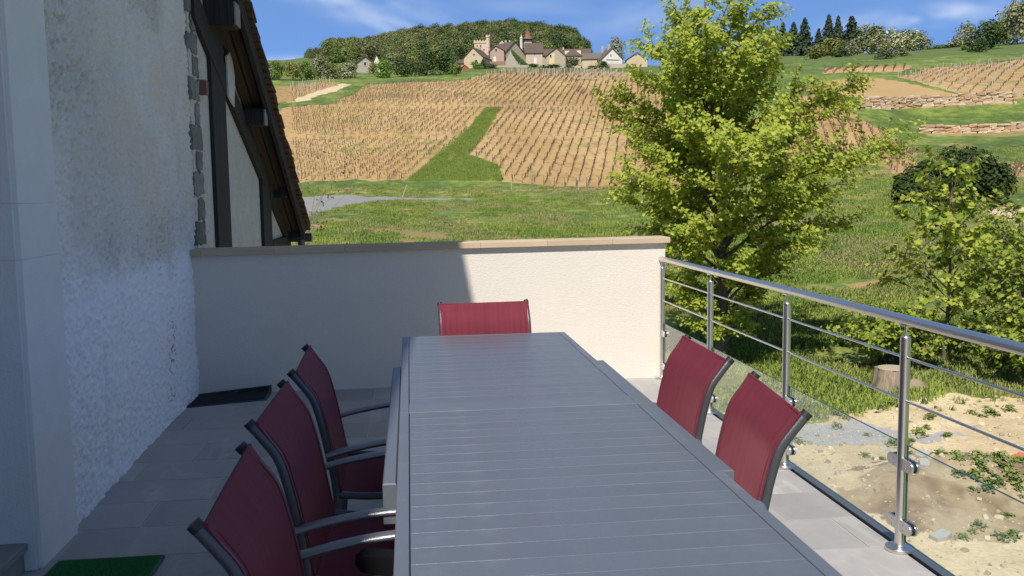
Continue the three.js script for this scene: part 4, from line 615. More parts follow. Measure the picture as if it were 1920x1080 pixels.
// the wood on the hill behind the village: one mass
{
  const forest = (name, seed, cols, n, lo, hi, tall) => {
    const m = new THREE.InstancedMesh(roundCrown(seed, 1000, 0.055, cols), farLeafM, n), r = rng(seed), d = new THREE.Object3D(), q = new THREE.Color(); m.name = name; m.castShadow = m.receiveShadow = true;
    for (let i = 0; i < n; i++) { let a, D, ok = false; while (!ok) { a = lo + (hi - lo) * r(); D = 285 + 302 * Math.pow(r(), 0.6); const edge = a < 2 ? 290 + Math.max(0, -1.5 - a) * 26 : a < 3.2 ? 342 : 374; ok = D > edge && !(a > 9.6 && D < 384 + (a - 9.6) * 8); } const A = a * Math.PI / 180, x = Math.sin(A) * D, z = -Math.cos(A) * D, h = tall * (0.7 + 0.6 * r()); d.position.set(x, landY(x, z) - 0.6, z); d.scale.set(h * (0.75 + 0.35 * r()), h, h * (0.75 + 0.35 * r())); d.rotation.y = r() * 6.28; d.updateMatrix(); m.setMatrixAt(i, d.matrix); const k = 0.75 + 0.5 * r(); m.setColorAt(i, q.setRGB(k, k * (0.95 + 0.1 * r()), k)); }
    scene.add(m); m.userData = { kind: 'stuff', label: name.replace(/_/g, ' ') + ' covering the hill behind the village', category: 'wood' };
  };
  forest('spring_wood', 301, [[0.149, 0.190, 0.043], [0.180, 0.216, 0.054], [0.118, 0.156, 0.038]], 1100, -4.6, 11.0, 7.4);
  forest('olive_wood', 302, [[0.165, 0.164, 0.076], [0.133, 0.147, 0.054], [0.196, 0.190, 0.097]], 620, -4.2, 11.0, 7.6);
  forest('dark_wood', 303, [[0.059, 0.099, 0.027], [0.078, 0.121, 0.033]], 260, 1.0, 11.1, 8.6);
  forest('hillside_scrub', 304, [[0.094, 0.134, 0.038], [0.141, 0.164, 0.065]], 160, -5.8, -3.0, 4.5);
}
// ---------------------------------------------------------------- vines and stakes
const vineWood = std({ color: rgb(0.15, 0.1, 0.065), roughness: 1 }), stakeM = std({ color: rgb(0.2, 0.14, 0.085), roughness: 1 }), paleStake = std({ color: rgb(0.5, 0.44, 0.36), roughness: 1 });
function vineGeo(seed) { const w = [], r = rng(seed), b = (r() - 0.5) * 0.3; limb(w, [[-b * 0.3, -0.1, 0], [b, 0.18, 0.06], [-b * 0.6, 0.46, -0.05]], 0.06, 0.045, 5); limb(w, [[b * 0.4, 0.4, -0.03], [0.06, 0.52, 0.18], [0.03, 0.56, 0.4]], 0.034, 0.016, 4); limb(w, [[b * 0.4, 0.4, -0.03], [-0.05, 0.54, -0.16], [0, 0.6, -0.3]], 0.026, 0.012, 4); return mg(w); }
const vineG = [vineGeo(1), vineGeo(2), vineGeo(3)], stakeG = bx(-0.03, 0.03, -0.2, 1.08, -0.03, 0.03), thinStake = bx(-0.018, 0.018, -0.2, 0.85, -0.018, 0.018);
const ROW = [0.2545, -0.967], ACR = [0.967, 0.2545];
const vines = [], stakes = [];
function plantPlot(key, dRow, dVine, opt = {}) {
  const P = PLOT[key], r = rng(key.charCodeAt(0) * 7 + key.length), dir = opt.dir || ROW, acr = [-dir[1], dir[0]]; let a0 = 1e9, a1 = -1e9, s0 = 1e9, s1 = -1e9;
  for (const [x, z] of P) { const a = x * acr[0] + z * acr[1], s = x * dir[0] + z * dir[1]; a0 = Math.min(a0, a); a1 = Math.max(a1, a); s0 = Math.min(s0, s); s1 = Math.max(s1, s); }
  for (let a = a0 + 0.4; a < a1; a += dRow) { let inside = false; for (let s = s0; s < s1; s += dVine) { const x = a * acr[0] + s * dir[0] + (r() - 0.5) * 0.1, z = a * acr[1] + s * dir[1] + (r() - 0.5) * 0.2; const ok = inPoly(P, x, z) && !(opt.skip && opt.skip(x, z)); if (ok && !inside) stakes.push([x, z, opt.pale ? 1 : 0, opt.tall || 1]); else if (ok && r() > 0.05) { vines.push([x, z, r(), opt.size || 1]); if (r() < (opt.posts ?? 0.12)) stakes.push([x + 0.1, z + 0.1, opt.pale ? 1 : 0, opt.tall || 0.85]); } inside = ok; } }
}
const gap = (x, z) => { const d = Math.hypot(x, z); return ((d > 135.9 && d < 138.4) || (d > 163.6 && d < 166.4)) && x < 50; };
plantPlot('A', 1.2, 1.0, { skip: gap, posts: 0.05 }); plantPlot('C', 1.3, 0.85, { skip: gap, posts: 0.05 }); plantPlot('B', 1.3, 0.95, { skip: gap, posts: 0.05 }); plantPlot('D', 1.3, 1.3, {}); plantPlot('K', 1.8, 1.5, { pale: true, posts: 0.35, tall: 1.1 });
plantPlot('E', 1.0, 0.95, { dir: [0.36, -0.93], posts: 0.2, size: 0.9 }); plantPlot('E2', 1.0, 0.95, { dir: [0.36, -0.93], posts: 0.3 }); plantPlot('H', 1.7, 1.6, { dir: [0.62, -0.785], posts: 0.22, pale: true, tall: 1.05, size: 0.9 }); plantPlot('G', 1.8, 1.1, { dir: [0.5, -0.866], posts: 0.05 }); plantPlot('J', 1.3, 1.3, { pale: true, posts: 0.5, tall: 1.1 });
{
  const near = (p) => Math.hypot(p[0], p[1]), vis = (p) => { const a = Math.atan2(p[0], -p[1]) * 57.3; return a > -6.8 && a < 36; };
  const V0 = vines.filter(vis).sort((p, q) => near(p) - near(q)), S0 = stakes.filter(vis).sort((p, q) => near(p) - near(q));
  V0.slice(0, 300).forEach(([x, z, t, s], i) => { const o = solo('grape_vine', vineG[i % 3], vineWood, 'low pruned grape vine stump in the nearest vineyard rows', 'vine', 'nearest grape vines'); o.position.set(x, landY(x, z), z); o.rotation.y = Math.atan2(ROW[0], ROW[1]) + (t - 0.5) * 0.6; o.rotation.z = ((i * 29 % 31) / 31 - 0.5) * 0.5; o.scale.setScalar(s * (0.62 + 0.5 * t)); });
  S0.slice(0, 300).forEach(([x, z, p, h], i) => { const o = solo('vine_stake', stakeG, p ? paleStake : stakeM, p ? 'pale upright wooden stake in a vineyard row' : 'brown upright wooden stake in the nearest vineyard rows', 'stake', p ? 'pale vineyard stakes' : 'nearest vineyard stakes'); o.position.set(x, landY(x, z), z); o.scale.set(1, h * (0.9 + 0.2 * ((i * 37 % 17) / 17)), 1); o.rotation.z = ((i * 53 % 23) / 23 - 0.5) * 0.12; });
  const mass = (name, geo, m, list, label, cat, fn) => { const im = new THREE.InstancedMesh(geo, m, list.length), d = new THREE.Object3D(); im.name = name; im.castShadow = im.receiveShadow = true; list.forEach((p, i) => { fn(d, p, i); d.updateMatrix(); im.setMatrixAt(i, d.matrix); }); scene.add(im); im.userData = { kind: 'stuff', label, category: cat }; };
  const rest = V0.slice(300); for (let k = 0; k < 3; k++) mass('far_vines', vineG[k], vineWood, rest.filter((_, i) => i % 3 === k), 'rows of pruned vines covering the upper hillside', 'vines', (d, [x, z, t, s]) => { d.position.set(x, landY(x, z), z); d.rotation.set(0, Math.atan2(ROW[0], ROW[1]) + (t - 0.5) * 0.6, ((t * 97) % 1 - 0.5) * 0.5); d.scale.setScalar(s * (0.62 + 0.5 * t)); });
  for (const pl of [0, 1]) mass('far_stakes', stakeG, pl ? paleStake : stakeM, S0.slice(300).filter((p) => p[2] === pl), 'stakes standing in the far vineyard rows', 'stakes', (d, [x, z, p, h], i) => { d.position.set(x, landY(x, z), z); d.rotation.set(0, 0, ((i * 53 % 23) / 23 - 0.5) * 0.12); d.scale.set(1.1, h, 1.1); });
}

// ---------------------------------------------------------------- dry-stone terrace walls on the right hillside
const rubT = tex(256, 256, (u, v) => { const k = 0.75 + 0.5 * wrapFbm(u, v, 6, 5); return [0.5 * k, 0.38 * k, 0.265 * k]; }, 1.2), rubMs = [[1, 1, 1], [1.12, 1.08, 1], [0.9, 0.78, 0.68], [1.15, 1.15, 1.12], [1, 0.86, 0.72]].map((c) => std({ map: rubT, color: rgb(...c), roughness: 1, bumpMap: rubT, bumpScale: 0.06 }));
function boulder(seed) { const g = new THREE.BoxGeometry(1, 1, 1, 2, 2, 2), p = g.attributes.position, hsh = new Map(), r = rng(seed); for (let i = 0; i < p.count; i++) { const key = [p.getX(i), p.getY(i), p.getZ(i)].join(); if (!hsh.has(key)) { const corner = Math.abs(p.getX(i)) + Math.abs(p.getY(i)) + Math.abs(p.getZ(i)) > 1.2 ? 0.88 : 1; hsh.set(key, [p.getX(i) * corner + (r() - 0.5) * 0.13, p.getY(i) * corner + (r() - 0.5) * 0.13, p.getZ(i) * corner + (r() - 0.5) * 0.13]); } p.setXYZ(i, ...hsh.get(key)); } const q = g.toNonIndexed(); q.computeVertexNormals(); return muv(q); }
const boulders = [1, 2, 3, 4, 5, 6].map(boulder);
function stoneWall(label, line, courses, seed) {
  const w = thing('stone_wall', label, 'wall', [line[0][0], landY(...line[0]), line[0][1]], 0, 'dry stone terrace walls'), r = rng(seed), O = w.position; let len = 0; const seg = line.slice(1).map((p, i) => { const L = Math.hypot(p[0] - line[i][0], p[1] - line[i][1]); len += L; return L; });
  const at = (s) => { let i = 0; while (i < seg.length - 1 && s > seg[i]) s -= seg[i++]; const t = s / seg[i]; return [lerp(line[i][0], line[i + 1][0], t), lerp(line[i][1], line[i + 1][1], t), Math.atan2(-(line[i + 1][1] - line[i][1]), line[i + 1][0] - line[i][0])]; };
  let y = -0.25; for (let c = 0; c < courses.length; c++) { const hh = courses[c]; for (let s = r() * 0.4; s < len - 0.3;) { const L = Math.min(0.6 + 1.0 * r(), len - s), [x, z, a] = at(s + L / 2); const o = part('stone', boulders[Math.floor(r() * 6)], rubMs[Math.floor(r() * 5)], w); const hk = hh * (0.82 + 0.3 * r()); o.position.set(x - O.x, landY(x, z) - O.y + y + hk / 2, z - O.z + (r() - 0.5) * 0.15); o.scale.set(L * 1.0, hk * 1.06, 0.7 + 0.3 * r()); o.rotation.set((r() - 0.5) * 0.08, a, (r() - 0.5) * 0.09); s += L * 1.01; } y += hh * 0.96; }
}
stoneWall('long wall of pale boulders holding the upper grass terrace', [[56.95, -112.73], [60.76, -112.77], [65.82, -114.07], [69.72, -112.09], [72.95, -110.37], [75.81, -108.79]], [0.5, 0.45, 0.42, 0.36], 31);
stoneWall('short wall of pale boulders on the lower grass terrace', [[58.15, -100.84], [61.41, -99.59], [64.76, -97.8], [68.38, -95.68], [70.65, -93.64]], [0.46, 0.42, 0.34], 32);

// ---------------------------------------------------------------- village
const plasterT = tex(256, 256, (u, v) => { const k = 0.82 + 0.36 * wrapFbm(u, v, 5, 6); return [k, k, k]; }, 5);
const stoneT = tex(256, 256, (u, v) => { const k = 0.6 + 0.8 * wrapFbm(u, v, 20, 4, 1.6); return [k, k * 0.98, k * 0.95]; }, 4);
const roofT = tex(256, 256, (u, v) => { const k = 0.65 + 0.7 * wrapFbm(u, v, 24, 4); return [k, k, k]; }, 4);
const wallMat = (c, stone) => std({ map: stone ? stoneT : plasterT, color: rgb(...c), roughness: 1 }), roofMat = (c) => std({ map: roofT, color: rgb(...c), roughness: 1 });
const paneM = std({ color: rgb(0.03, 0.035, 0.045), roughness: 0.2 }), doorWhite = std({ color: rgb(0.75, 0.73, 0.69), roughness: 0.7 }), frameM = std({ color: rgb(0.55, 0.5, 0.43), roughness: 0.9 }), ROOF = [0.125, 0.092, 0.075];
// a gabled house: gable faces +z (towards the valley), ridge along z
function gabled({ label, pos, w, d, eave, apex, turn = 0, wall, stone, roof = ROOF, over = 0.35, win = [], side = [], chim = [], shift = 0, name = 'village_house', roofless }) {
  const t = thing(name, label, 'house', pos, turn, 'village houses'), X = w / 2, m = wallMat(wall, stone), a = shift * X; t.scale.setScalar(1.07);
  part('wall', prism([[-X, -2.5], [X, -2.5], [X, eave], [a, apex], [-X, eave]], -d, 0), m, t);
  if (!roofless) {
    const rf = (s) => { const ex = s * (X + over), dy = (apex - eave) / (X - s * a) * over, n = 0.16; return prism([[a, apex + 0.02], [ex, eave - dy + 0.02], [ex, eave - dy + n], [a, apex + n + 0.06]], -d - over, over); };
    const R = part('roof', [rf(-1), rf(1)], roofMat(roof), t);
    for (const [cx, cz, ch] of chim) { part('chimney', bx(cx - 0.35, cx + 0.35, eave, ch, cz - 0.3, cz + 0.3), wallMat([0.5, 0.42, 0.35]), R); }
  }
  for (const [x, y, ww, hh, k] of win) { const o = part(k === 'd' ? 'door' : 'window', bx(x - ww / 2, x + ww / 2, y, y + hh, 0.004, 0.05), k === 'd' ? doorWhite : paneM, t); part('frame', [bx(x - ww / 2 - 0.1, x + ww / 2 + 0.1, y + hh, y + hh + 0.12, 0.002, 0.08), bx(x - ww / 2 - 0.1, x + ww / 2 + 0.1, y - 0.1, y, 0.002, 0.1)], frameM, o); }
  for (const [z, y, ww, hh, s, k] of side) { const xx = s * X; part(k === 'd' ? 'door' : 'window', bx(Math.min(xx, xx + s * 0.05), Math.max(xx, xx + s * 0.05), y, y + hh, z - ww / 2, z + ww / 2), k === 'd' ? doorWhite : paneM, t); }
  return t;
}
// ridge along x: the roof slope faces the valley
function longHouse({ label, pos, w, d, eave, apex, turn = 0, wall, stone, roof = ROOF, win = [], chim = [], hip = 0 }) {
  const t = thing('village_house', label, 'house', pos, turn, 'village houses'), X = w / 2; t.scale.setScalar(1.07);
  part('wall', prism([[0, -2.5], [0, eave], [-d / 2, apex - 0.15], [-d, eave], [-d, -2.5]], -X, X, 'x'), wallMat(wall, stone), t);
  const hv = (arr) => { const g = new THREE.BufferGeometry(); g.setAttribute('position', new THREE.Float32BufferAttribute(arr.flat(), 3)); g.computeVertexNormals(); return muv(g); };
  const o = 0.35, A = [-X - o, eave - 0.15, o], B = [X + o, eave - 0.15, o], C = [X + o - hip, apex, -d / 2], D = [-X - o + hip, apex, -d / 2], E = [X + o, eave - 0.15, -d - o], F = [-X - o, eave - 0.15, -d - o], dn = (q) => [q[0], q[1] - 0.16, q[2]];
  const quad = (a, b, c, e) => [a, b, c, a, c, e];
  const R = part('roof', hv([...quad(A, B, C, D), ...quad(E, F, D, C), B, E, C, F, A, D, ...quad(dn(A), dn(B), B, A), ...quad(dn(B), dn(E), E, B), ...quad(dn(F), dn(A), A, F), ...quad(dn(A), dn(F), dn(E), dn(B))]), roofMat(roof), t); R.material.side = THREE.DoubleSide;
  for (const [cx, ch] of chim) part('chimney', bx(cx - 0.3, cx + 0.3, eave, ch, -d / 2 - 0.3, -d / 2 + 0.3), wallMat([0.5, 0.42, 0.35]), R);
  for (const [x, y, ww, hh, k] of win) { const q = part(k === 'd' ? 'door' : 'window', bx(x - ww / 2, x + ww / 2, y, y + hh, 0.004, 0.05), k === 'd' ? doorWhite : paneM, t); part('frame', bx(x - ww / 2 - 0.1, x + ww / 2 + 0.1, y + hh, y + hh + 0.12, 0.002, 0.08), frameM, q); }
  return t;
}
const BEIGE = [0.6, 0.475, 0.33], PEACH = [0.68, 0.52, 0.37], STONE = [0.47, 0.4, 0.31], PINK = [0.5, 0.36, 0.28], WHITE = [0.8, 0.74, 0.64], TURN = (x, z) => Math.atan2(-x, -z) + 0; // faces the terrace
gabled({ label: 'beige gabled house with two small windows at the left of the village', pos: [23.4, 45.3, -321], w: 6.5, d: 8, eave: 2.8, apex: 5.8, turn: -0.45, wall: BEIGE, stone: true, win: [[0.3, 3.3, 0.45, 0.5], [1.0, 0.9, 0.55, 1.0]], side: [[-2, 0.9, 1.1, 0.9, 1]], chim: [[0, -5.5, 6.6]] });
longHouse({ label: 'low long stone barn at the left end of the village', pos: [17.3, 46.9, -334], w: 6.4, d: 5, eave: 1.2, apex: 2.6, turn: -0.1, wall: STONE, stone: true });
{
  const t = thing('castle_tower', 'square pale tower with battlements and a round corner turret', 'tower', [27.9, 48.7, -344], -0.08, 'village houses'), m = wallMat([0.68, 0.52, 0.38]);
  part('wall', bx(-2.3, 2.2, -2, 8.0, -4.4, 0), m, t); part('battlement', bx(-2.5, 2.35, 8.001, 8.6, -4.6, 0.2), m, t); for (let k = 0; k < 5; k++) part('merlon', bx(-2.45 + k * 1.02, -1.9 + k * 1.02, 8.601, 9.05, -0.15, 0.18), m, t);
  part('turret', [cyl(2.75, -2, 9.9, 0.2, 0.75, 0.75, 20), cyl(2.75, 9.901, 10.5, 0.2, 0.92, 0.95, 20)], m, t); part('turret_band', cyl(2.75, 6.3, 6.5, 0.2, 0.8, 0.8, 20), frameM, t);
  for (let k = 0; k < 6; k++) part('merlon', bx(-0.16, 0.16, 10.501, 10.8, 0.62, 0.86), m, t).position.set(2.75, 0, 0.2), t.children[t.children.length - 1].rotation.y = k * Math.PI / 3;
  for (const [x, y] of [[0, 6.6], [1.2, 5.2], [-1.3, 6.6]]) part('window', bx(x - 0.2, x + 0.2, y, y + 0.7, 0.003, 0.03), paneM, t); part('window', bx(-0.12, 0.12, 0, 0.8, 0.74, 0.77), paneM, t).position.set(2.75, 4, 0.2);
}
gabled({ label: 'narrow pinkish stone house with a white door next to the tower', pos: [32.2, 45.4, -326.4], w: 4.5, d: 7, eave: 5.6, apex: 7.1, turn: -0.1, wall: PINK, stone: true, shift: -0.2, roof: [0.24, 0.12, 0.09], win: [[-0.3, 5.4, 0.55, 0.7], [-0.8, 2.0, 0.85, 1.6, 'd']] });
gabled({ label: 'light peach gable rising behind the pinkish house', pos: [36.3, 49.8, -350], w: 4.6, d: 6, eave: 6.3, apex: 8.6, turn: -0.1, wall: PEACH, win: [[0, 6.3, 0.4, 0.5]], chim: [[1.4, -1, 8.4]] });
gabled({ label: 'largest village house with a tall stone gable and broad brown roof', pos: [39.6, 47.3, -336.5], w: 9.4, d: 11, eave: 3.9, apex: 8.3, turn: 0.55, wall: STONE, stone: true, side: [[-3, 0, 1.2, 2.0, 1, 'd'], [-8, 2.4, 0.7, 0.8, 1]], chim: [[1.5, -9, 8.3]] });
longHouse({ label: 'stone house front with a pale door under the broad brown roof', pos: [46.4, 47.6, -334.8], w: 5.6, d: 6.5, eave: 4.1, apex: 7.7, turn: -0.12, wall: [0.6, 0.5, 0.38], stone: true, win: [[0.4, 0.4, 0.9, 2.1, 'd'], [0.2, 3.3, 0.35, 0.4]], chim: [[1.9, 6.4]] });
{
  const t = gabled({ name: 'ruined_gable', label: 'roofless stone gable with ivy on its slope in front of largest house', pos: [38.2, 44.6, -322.7], w: 8.4, d: 0.8, eave: 0.9, apex: 6.0, turn: -0.1, wall: [0.46, 0.41, 0.34], stone: true, shift: -0.3, roofless: true });
  const lv = new Leaves(71), r = rng(71); for (let i = 0; i < 2600; i++) { const s = r(), x = lerp(-1.3, 4.2, s), y = lerp(6.0, 0.9, s) - 0.1 - r() * r() * 2.3 * Math.sin(Math.PI * clamp(s + 0.06)) + 0.25 * r(); lv.leaf(x, y, 0.05 + r() * 0.45, 0.24, TONE.dark[Math.floor(r() * 3)].map((q) => q * 1.4), 0.1, 0, 0, 1.2); } part('ivy', lv.build(), farLeafM, t);
}
{
  const t = thing('church_tower', 'dark belfry with a steep reddish brown pyramid spire', 'tower', [48.7, 53, -368.8], -0.1, 'village houses');
  part('wall', bx(-1.5, 1.5, -3, 8.2, -3, 0), wallMat(STONE, true), t); part('belfry', bx(-1.45, 1.45, 8.201, 9.3, -2.95, -0.05), std({ color: rgb(0.09, 0.075, 0.065), roughness: 1 }), t);
  const sp = new THREE.ConeGeometry(1, 1, 4, 1).rotateY(Math.PI / 4); const q = muv(sp.clone().scale(1.75, 4.1, 1.75).translate(0, 11.85, -1.5)), q2 = muv(sp.clone().scale(2.7, 1.5, 2.7).translate(0, 10.1, -1.5)); part('spire', [q, q2], roofMat([0.26, 0.125, 0.085]), t); part('finial', cyl(0, 13.8, 14.6, -1.5, 0.05, 0.02, 6), paneM, t);
}
{
  const t = thing('lantern_turret', 'small white domed lantern turret left of the spire', 'turret', [45.6, 52.3, -365], 0, 'village houses'), m = wallMat([0.72, 0.68, 0.6]);
  part('drum', cyl(0, -2, 9.6, 0, 0.52, 0.52, 12), m, t); part('dome', new THREE.SphereGeometry(0.62, 14, 8, 0, 6.3, 0, 1.6).translate(0, 9.6, 0), m, t); part('finial', cyl(0, 10.1, 11.4, 0, 0.22, 0.03, 10), m, t);
  const ch = thing('manor_roofline', 'pale chimneys and balustrade left of the lantern turret', 'house', [41.5, 51.5, -364], -0.1, 'village houses'); part('wall', bx(-2.4, 2.2, -3, 8.4, -4, 0), m, ch); for (const x of [-2.2, -0.6, 1.7]) part('chimney', bx(x - 0.25, x + 0.25, 8.401, 9.6, -1, -0.5), wallMat(PEACH), ch);
}
gabled({ label: 'stone gable with a big yellowish plaster patch', pos: [52.8, 46.1, -325.8], w: 6.5, d: 8, eave: 3.0, apex: 5.7, turn: -0.2, wall: STONE, stone: true, shift: 0.08, win: [[-1.6, 2.7, 0.5, 0.8]] });
part('plaster_patch', prism([[-2.2, 0.1], [-0.4, 0.1], [-0.3, 3.9], [-1.1, 4.3], [-2.2, 3.3]], 0.01, 0.03), wallMat([0.72, 0.56, 0.3]), scene.children[scene.children.length - 1]);
longHouse({ label: 'brown roof between the spire house and the yellow-patched gable', pos: [52.4, 48.6, -345], w: 6.0, d: 6, eave: 3.7, apex: 6.2, turn: -0.15, wall: STONE, stone: true });
longHouse({ label: 'longest plain brown roof behind the small hipped house', pos: [62.8, 49.0, -347], w: 12, d: 7, eave: 3.4, apex: 6.3, turn: -0.18, wall: STONE, stone: true, chim: [[-3.4, 6.9]] });
longHouse({ label: 'small house with a hipped brown roof and beige front', pos: [59.7, 46.4, -330], w: 5.3, d: 5, eave: 3.7, apex: 5.7, hip: 2.2, turn: -0.18, wall: BEIGE, stone: true, win: [[-0.6, 0.8, 1.0, 1.9, 'd'], [1.4, 1.4, 0.5, 0.8]], chim: [[1.0, 5.5]] });
longHouse({ label: 'grey roofed low house left of the white gable', pos: [66.0, 45.8, -327.6], w: 6.2, d: 6, eave: 2.9, apex: 5.0, turn: -0.2, wall: BEIGE, roof: [0.17, 0.14, 0.115] });
gabled({ label: 'white gabled house with chimneys at the right of the village', pos: [72.6, 45.8, -324], w: 7.2, d: 9, eave: 2.3, apex: 5.7, turn: 0.16, wall: WHITE, win: [[-0.4, 3.2, 0.3, 0.4], [0.3, 1.9, 4.6, 0.12]], chim: [[-0.2, -2.5, 7.3], [0.6, -4.5, 7.0], [-0.9, -6.5, 7.3]], roof: [0.15, 0.11, 0.09] });
gabled({ label: 'beige gable half hidden by the maple twigs', pos: [84.2, 47.2, -334.4], w: 7, d: 8, eave: 2.2, apex: 4.4, turn: -0.2, wall: BEIGE, roof: [0.2, 0.13, 0.09] });
gabled({ label: 'small grey stone house alone among trees left of the village', pos: [-10.9, 35.2, -261.5], w: 4.2, d: 6, eave: 2.7, apex: 4.3, turn: 0.1, wall: [0.44, 0.4, 0.34], stone: true, win: [[0, 2.0, 0.5, 0.8]] });
gabled({ label: 'narrow white gable end right behind the small stone house', pos: [-7.9, 35.6, -264], w: 1.6, d: 5, eave: 3.0, apex: 4.8, turn: 0.05, wall: WHITE });
{ const t = gabled({ name: 'garden_shed', label: 'tiny red wooden shed below the village gardens', pos: [18.4, 39.4, -289.5], w: 2.0, d: 1.8, eave: 1.0, apex: 1.7, turn: -0.06, wall: [0.38, 0.12, 0.06], roof: [0.32, 0.12, 0.07], over: 0.15 }); t.userData.category = 'shed'; part('white_door', bx(-1.7, -1.05, -0.2, 0.5, -0.6, 0.1), doorWhite, t); }
for (const [x, y, z, w, h, c, lb] of [[31.6, 44.5, -318.4, 5.4, 2.0, [0.34, 0.2, 0.15], 'reddish stone garden wall in front of the pinkish house'], [36.0, 43.6, -316.2, 12.5, 1.3, STONE, 'long grey garden wall at the foot of the roofless gable'], [50.4, 44.2, -318, 5.5, 1.0, [0.55, 0.48, 0.38], 'short pale garden wall below the yellow-patched gable'], [71.8, 44.6, -318.5, 9, 1.2, [0.5, 0.45, 0.38], 'garden wall below the white gabled house']]) { const o = solo('garden_wall', bx(-w / 2, w / 2, -1.5, h, -0.4, 0), wallMat(c, true), lb, 'wall', 'village garden walls'); o.position.set(x, y, z); o.rotation.y = -0.1; }

// ---------------------------------------------------------------- ground cover and bits lying about
{
  const tuft = (seed, n, h, spread) => { const p = [], c = [], r = rng(seed); for (let i = 0; i < n; i++) { const a = r() * 6.283, d = r() * spread, x = Math.cos(a) * d, z = Math.sin(a) * d, b = r() * 6.283, H = h * (0.5 + 0.6 * r()), w = 0.007 + 0.006 * r(), ox = Math.cos(b) * H * 0.45, oz = Math.sin(b) * H * 0.45, sx = -Math.sin(b) * w, sz = Math.cos(b) * w, k = 0.8 + 0.4 * r(); p.push(x - sx, 0, z - sz, x + sx, 0, z + sz, x + ox * 0.35 + sx * 0.7, H * 0.65, z + oz * 0.35 + sz * 0.7, x - sx, 0, z - sz, x + ox * 0.35 + sx * 0.7, H * 0.65, z + oz * 0.35 + sz * 0.7, x + ox * 0.35 - sx * 0.7, H * 0.65, z + oz * 0.35 - sz * 0.7, x + ox * 0.35 - sx * 0.7, H * 0.65, z + oz * 0.35 - sz * 0.7, x + ox * 0.35 + sx * 0.7, H * 0.65, z + oz * 0.35 + sz * 0.7, x + ox, H, z + oz); for (let q = 0; q < 9; q++) c.push(k, k, k); } const g = new THREE.BufferGeometry(); g.setAttribute('position', new THREE.Float32BufferAttribute(p, 3)); g.setAttribute('color', new THREE.Float32BufferAttribute(c, 3)); g.computeVertexNormals(); return g; };
  const grassM = std({ vertexColors: true, roughness: 0.9, side: THREE.DoubleSide });
  const field = (name, label, geo, n, seed, pick, sc, colf) => { const m = new THREE.InstancedMesh(geo, grassM, n), r = rng(seed), d = new THREE.Object3D(), q = new THREE.Color(); m.name = name; for (let i = 0; i < n; i++) { let x, z; do { [x, z] = pick(r); } while (x === undefined); const s = sc(r, x, z); d.position.set(x, landY(x, z) - 0.02, z); d.scale.set(s, s * (0.7 + 0.6 * r()), s); d.rotation.y = r() * 6.28; d.updateMatrix(); m.setMatrixAt(i, d.matrix); const c = colf(r, x, z); m.setColorAt(i, q.setRGB(...c)); } scene.add(m); m.castShadow = m.receiveShadow = true; m.userData = { kind: 'stuff', label, category: 'grass' }; };
  const gcol = (r, x, z) => { let c = mix3([0.17, 0.25, 0.035], [0.31, 0.35, 0.07], fbm(x * 0.5, z * 0.5, 3) * 1.6 - 0.4 + (r() - 0.5) * 0.5); const dry = sstep(0.46, 0.66, fbm(x * 0.28 + 13, z * 0.22, 4)) * (z < -30 && x < 25 ? 1 : 0.5); c = mix3(c, [0.33, 0.29, 0.13], dry * (0.35 + 0.6 * r())); if (r() < 0.12) c = [0.08, 0.13, 0.03]; return c; };
  const polar = (r, a0, a1, D0, D1, pw = 1) => { const a = (a0 + (a1 - a0) * r()) * Math.PI / 180, D = D0 + (D1 - D0) * Math.pow(r(), pw); return [Math.sin(a) * D, -Math.cos(a) * D]; };
  const clear = (x, z) => inPlot('sand', x, z) || inPlot('sandpath', x, z) || inPlot('road', x, z) || (z > -16.3 && x < 6);
  field('meadow_grass', 'long meadow grass growing below the terrace', tuft(1, 26, 0.13, 0.2), 46000, 51, (r) => { const [x, z] = polar(r, 13, 40, 15.5, 42, 1.3); return clear(x, z) || fbm(x * 0.35 + 3, z * 0.35, 4) < 0.36 ? [] : [x, z]; }, (r) => 0.5 + 0.8 * r(), gcol);
  field('slope_grass', 'short grass on the slope between terrace and road', tuft(2, 22, 0.12, 0.28), 40000, 52, (r) => { const [x, z] = polar(r, -8, 40, 36, 105, 1.1); return clear(x, z) || ['A', 'C', 'E', 'E2'].some((k) => inPlot(k, x, z)) || fbm(x * 0.3 + 3, z * 0.3 + 8, 5) > 0.62 ? [] : [x, z]; }, (r) => 0.7 + 1.0 * r(), gcol);
  field('strip_grass', 'grass strip running up between the vineyard blocks', tuft(3, 14, 0.2, 0.3), 9000, 53, (r) => { const b = PLOT.strip.box, x = lerp(b[0], b[1], r()), z = lerp(b[2], b[3], r()); return inPlot('strip', x, z) ? [x, z] : []; }, (r) => 0.7 + 0.8 * r(), (r) => mix3([0.16, 0.25, 0.035], [0.29, 0.34, 0.07], r()));
  // leafy weeds on the sand and scattered stones
  const wl = new Leaves(15), wr = rng(15); for (let i = 0; i < 60; i++) { const a = wr() * 6.28, d = wr() * 0.16; wl.leaf(Math.cos(a) * d, 0.01 + wr() * 0.12, Math.sin(a) * d, 0.07, [1, 1, 1], 0.9); }
  const spots = []; { const r = rng(16); for (let i = 0; i < 34; i++) { const x = 5.5 + r() * 6, z = -16.5 + r() * 8; spots.push([x, z, 0.15 + 0.3 * r()]); } for (let i = 0; i < 30; i++) spots.push([7.3 + r() * 2, -10.4 - r() * 1.7, 0.45]); }
  const gz = (r) => (r() + r() + r() - 1.5) * 1.1;
  field('weeds', 'low leafy weeds growing in patches on the bare sand', wl.build(), 210, 54, (r) => { const s = spots[Math.floor(r() * spots.length)], x = s[0] + gz(r) * s[2], z = s[1] + gz(r) * s[2]; return [x, z]; }, (r) => 0.3 + 0.5 * r(), (r) => mix3([0.12, 0.19, 0.04], [0.26, 0.3, 0.09], r()));
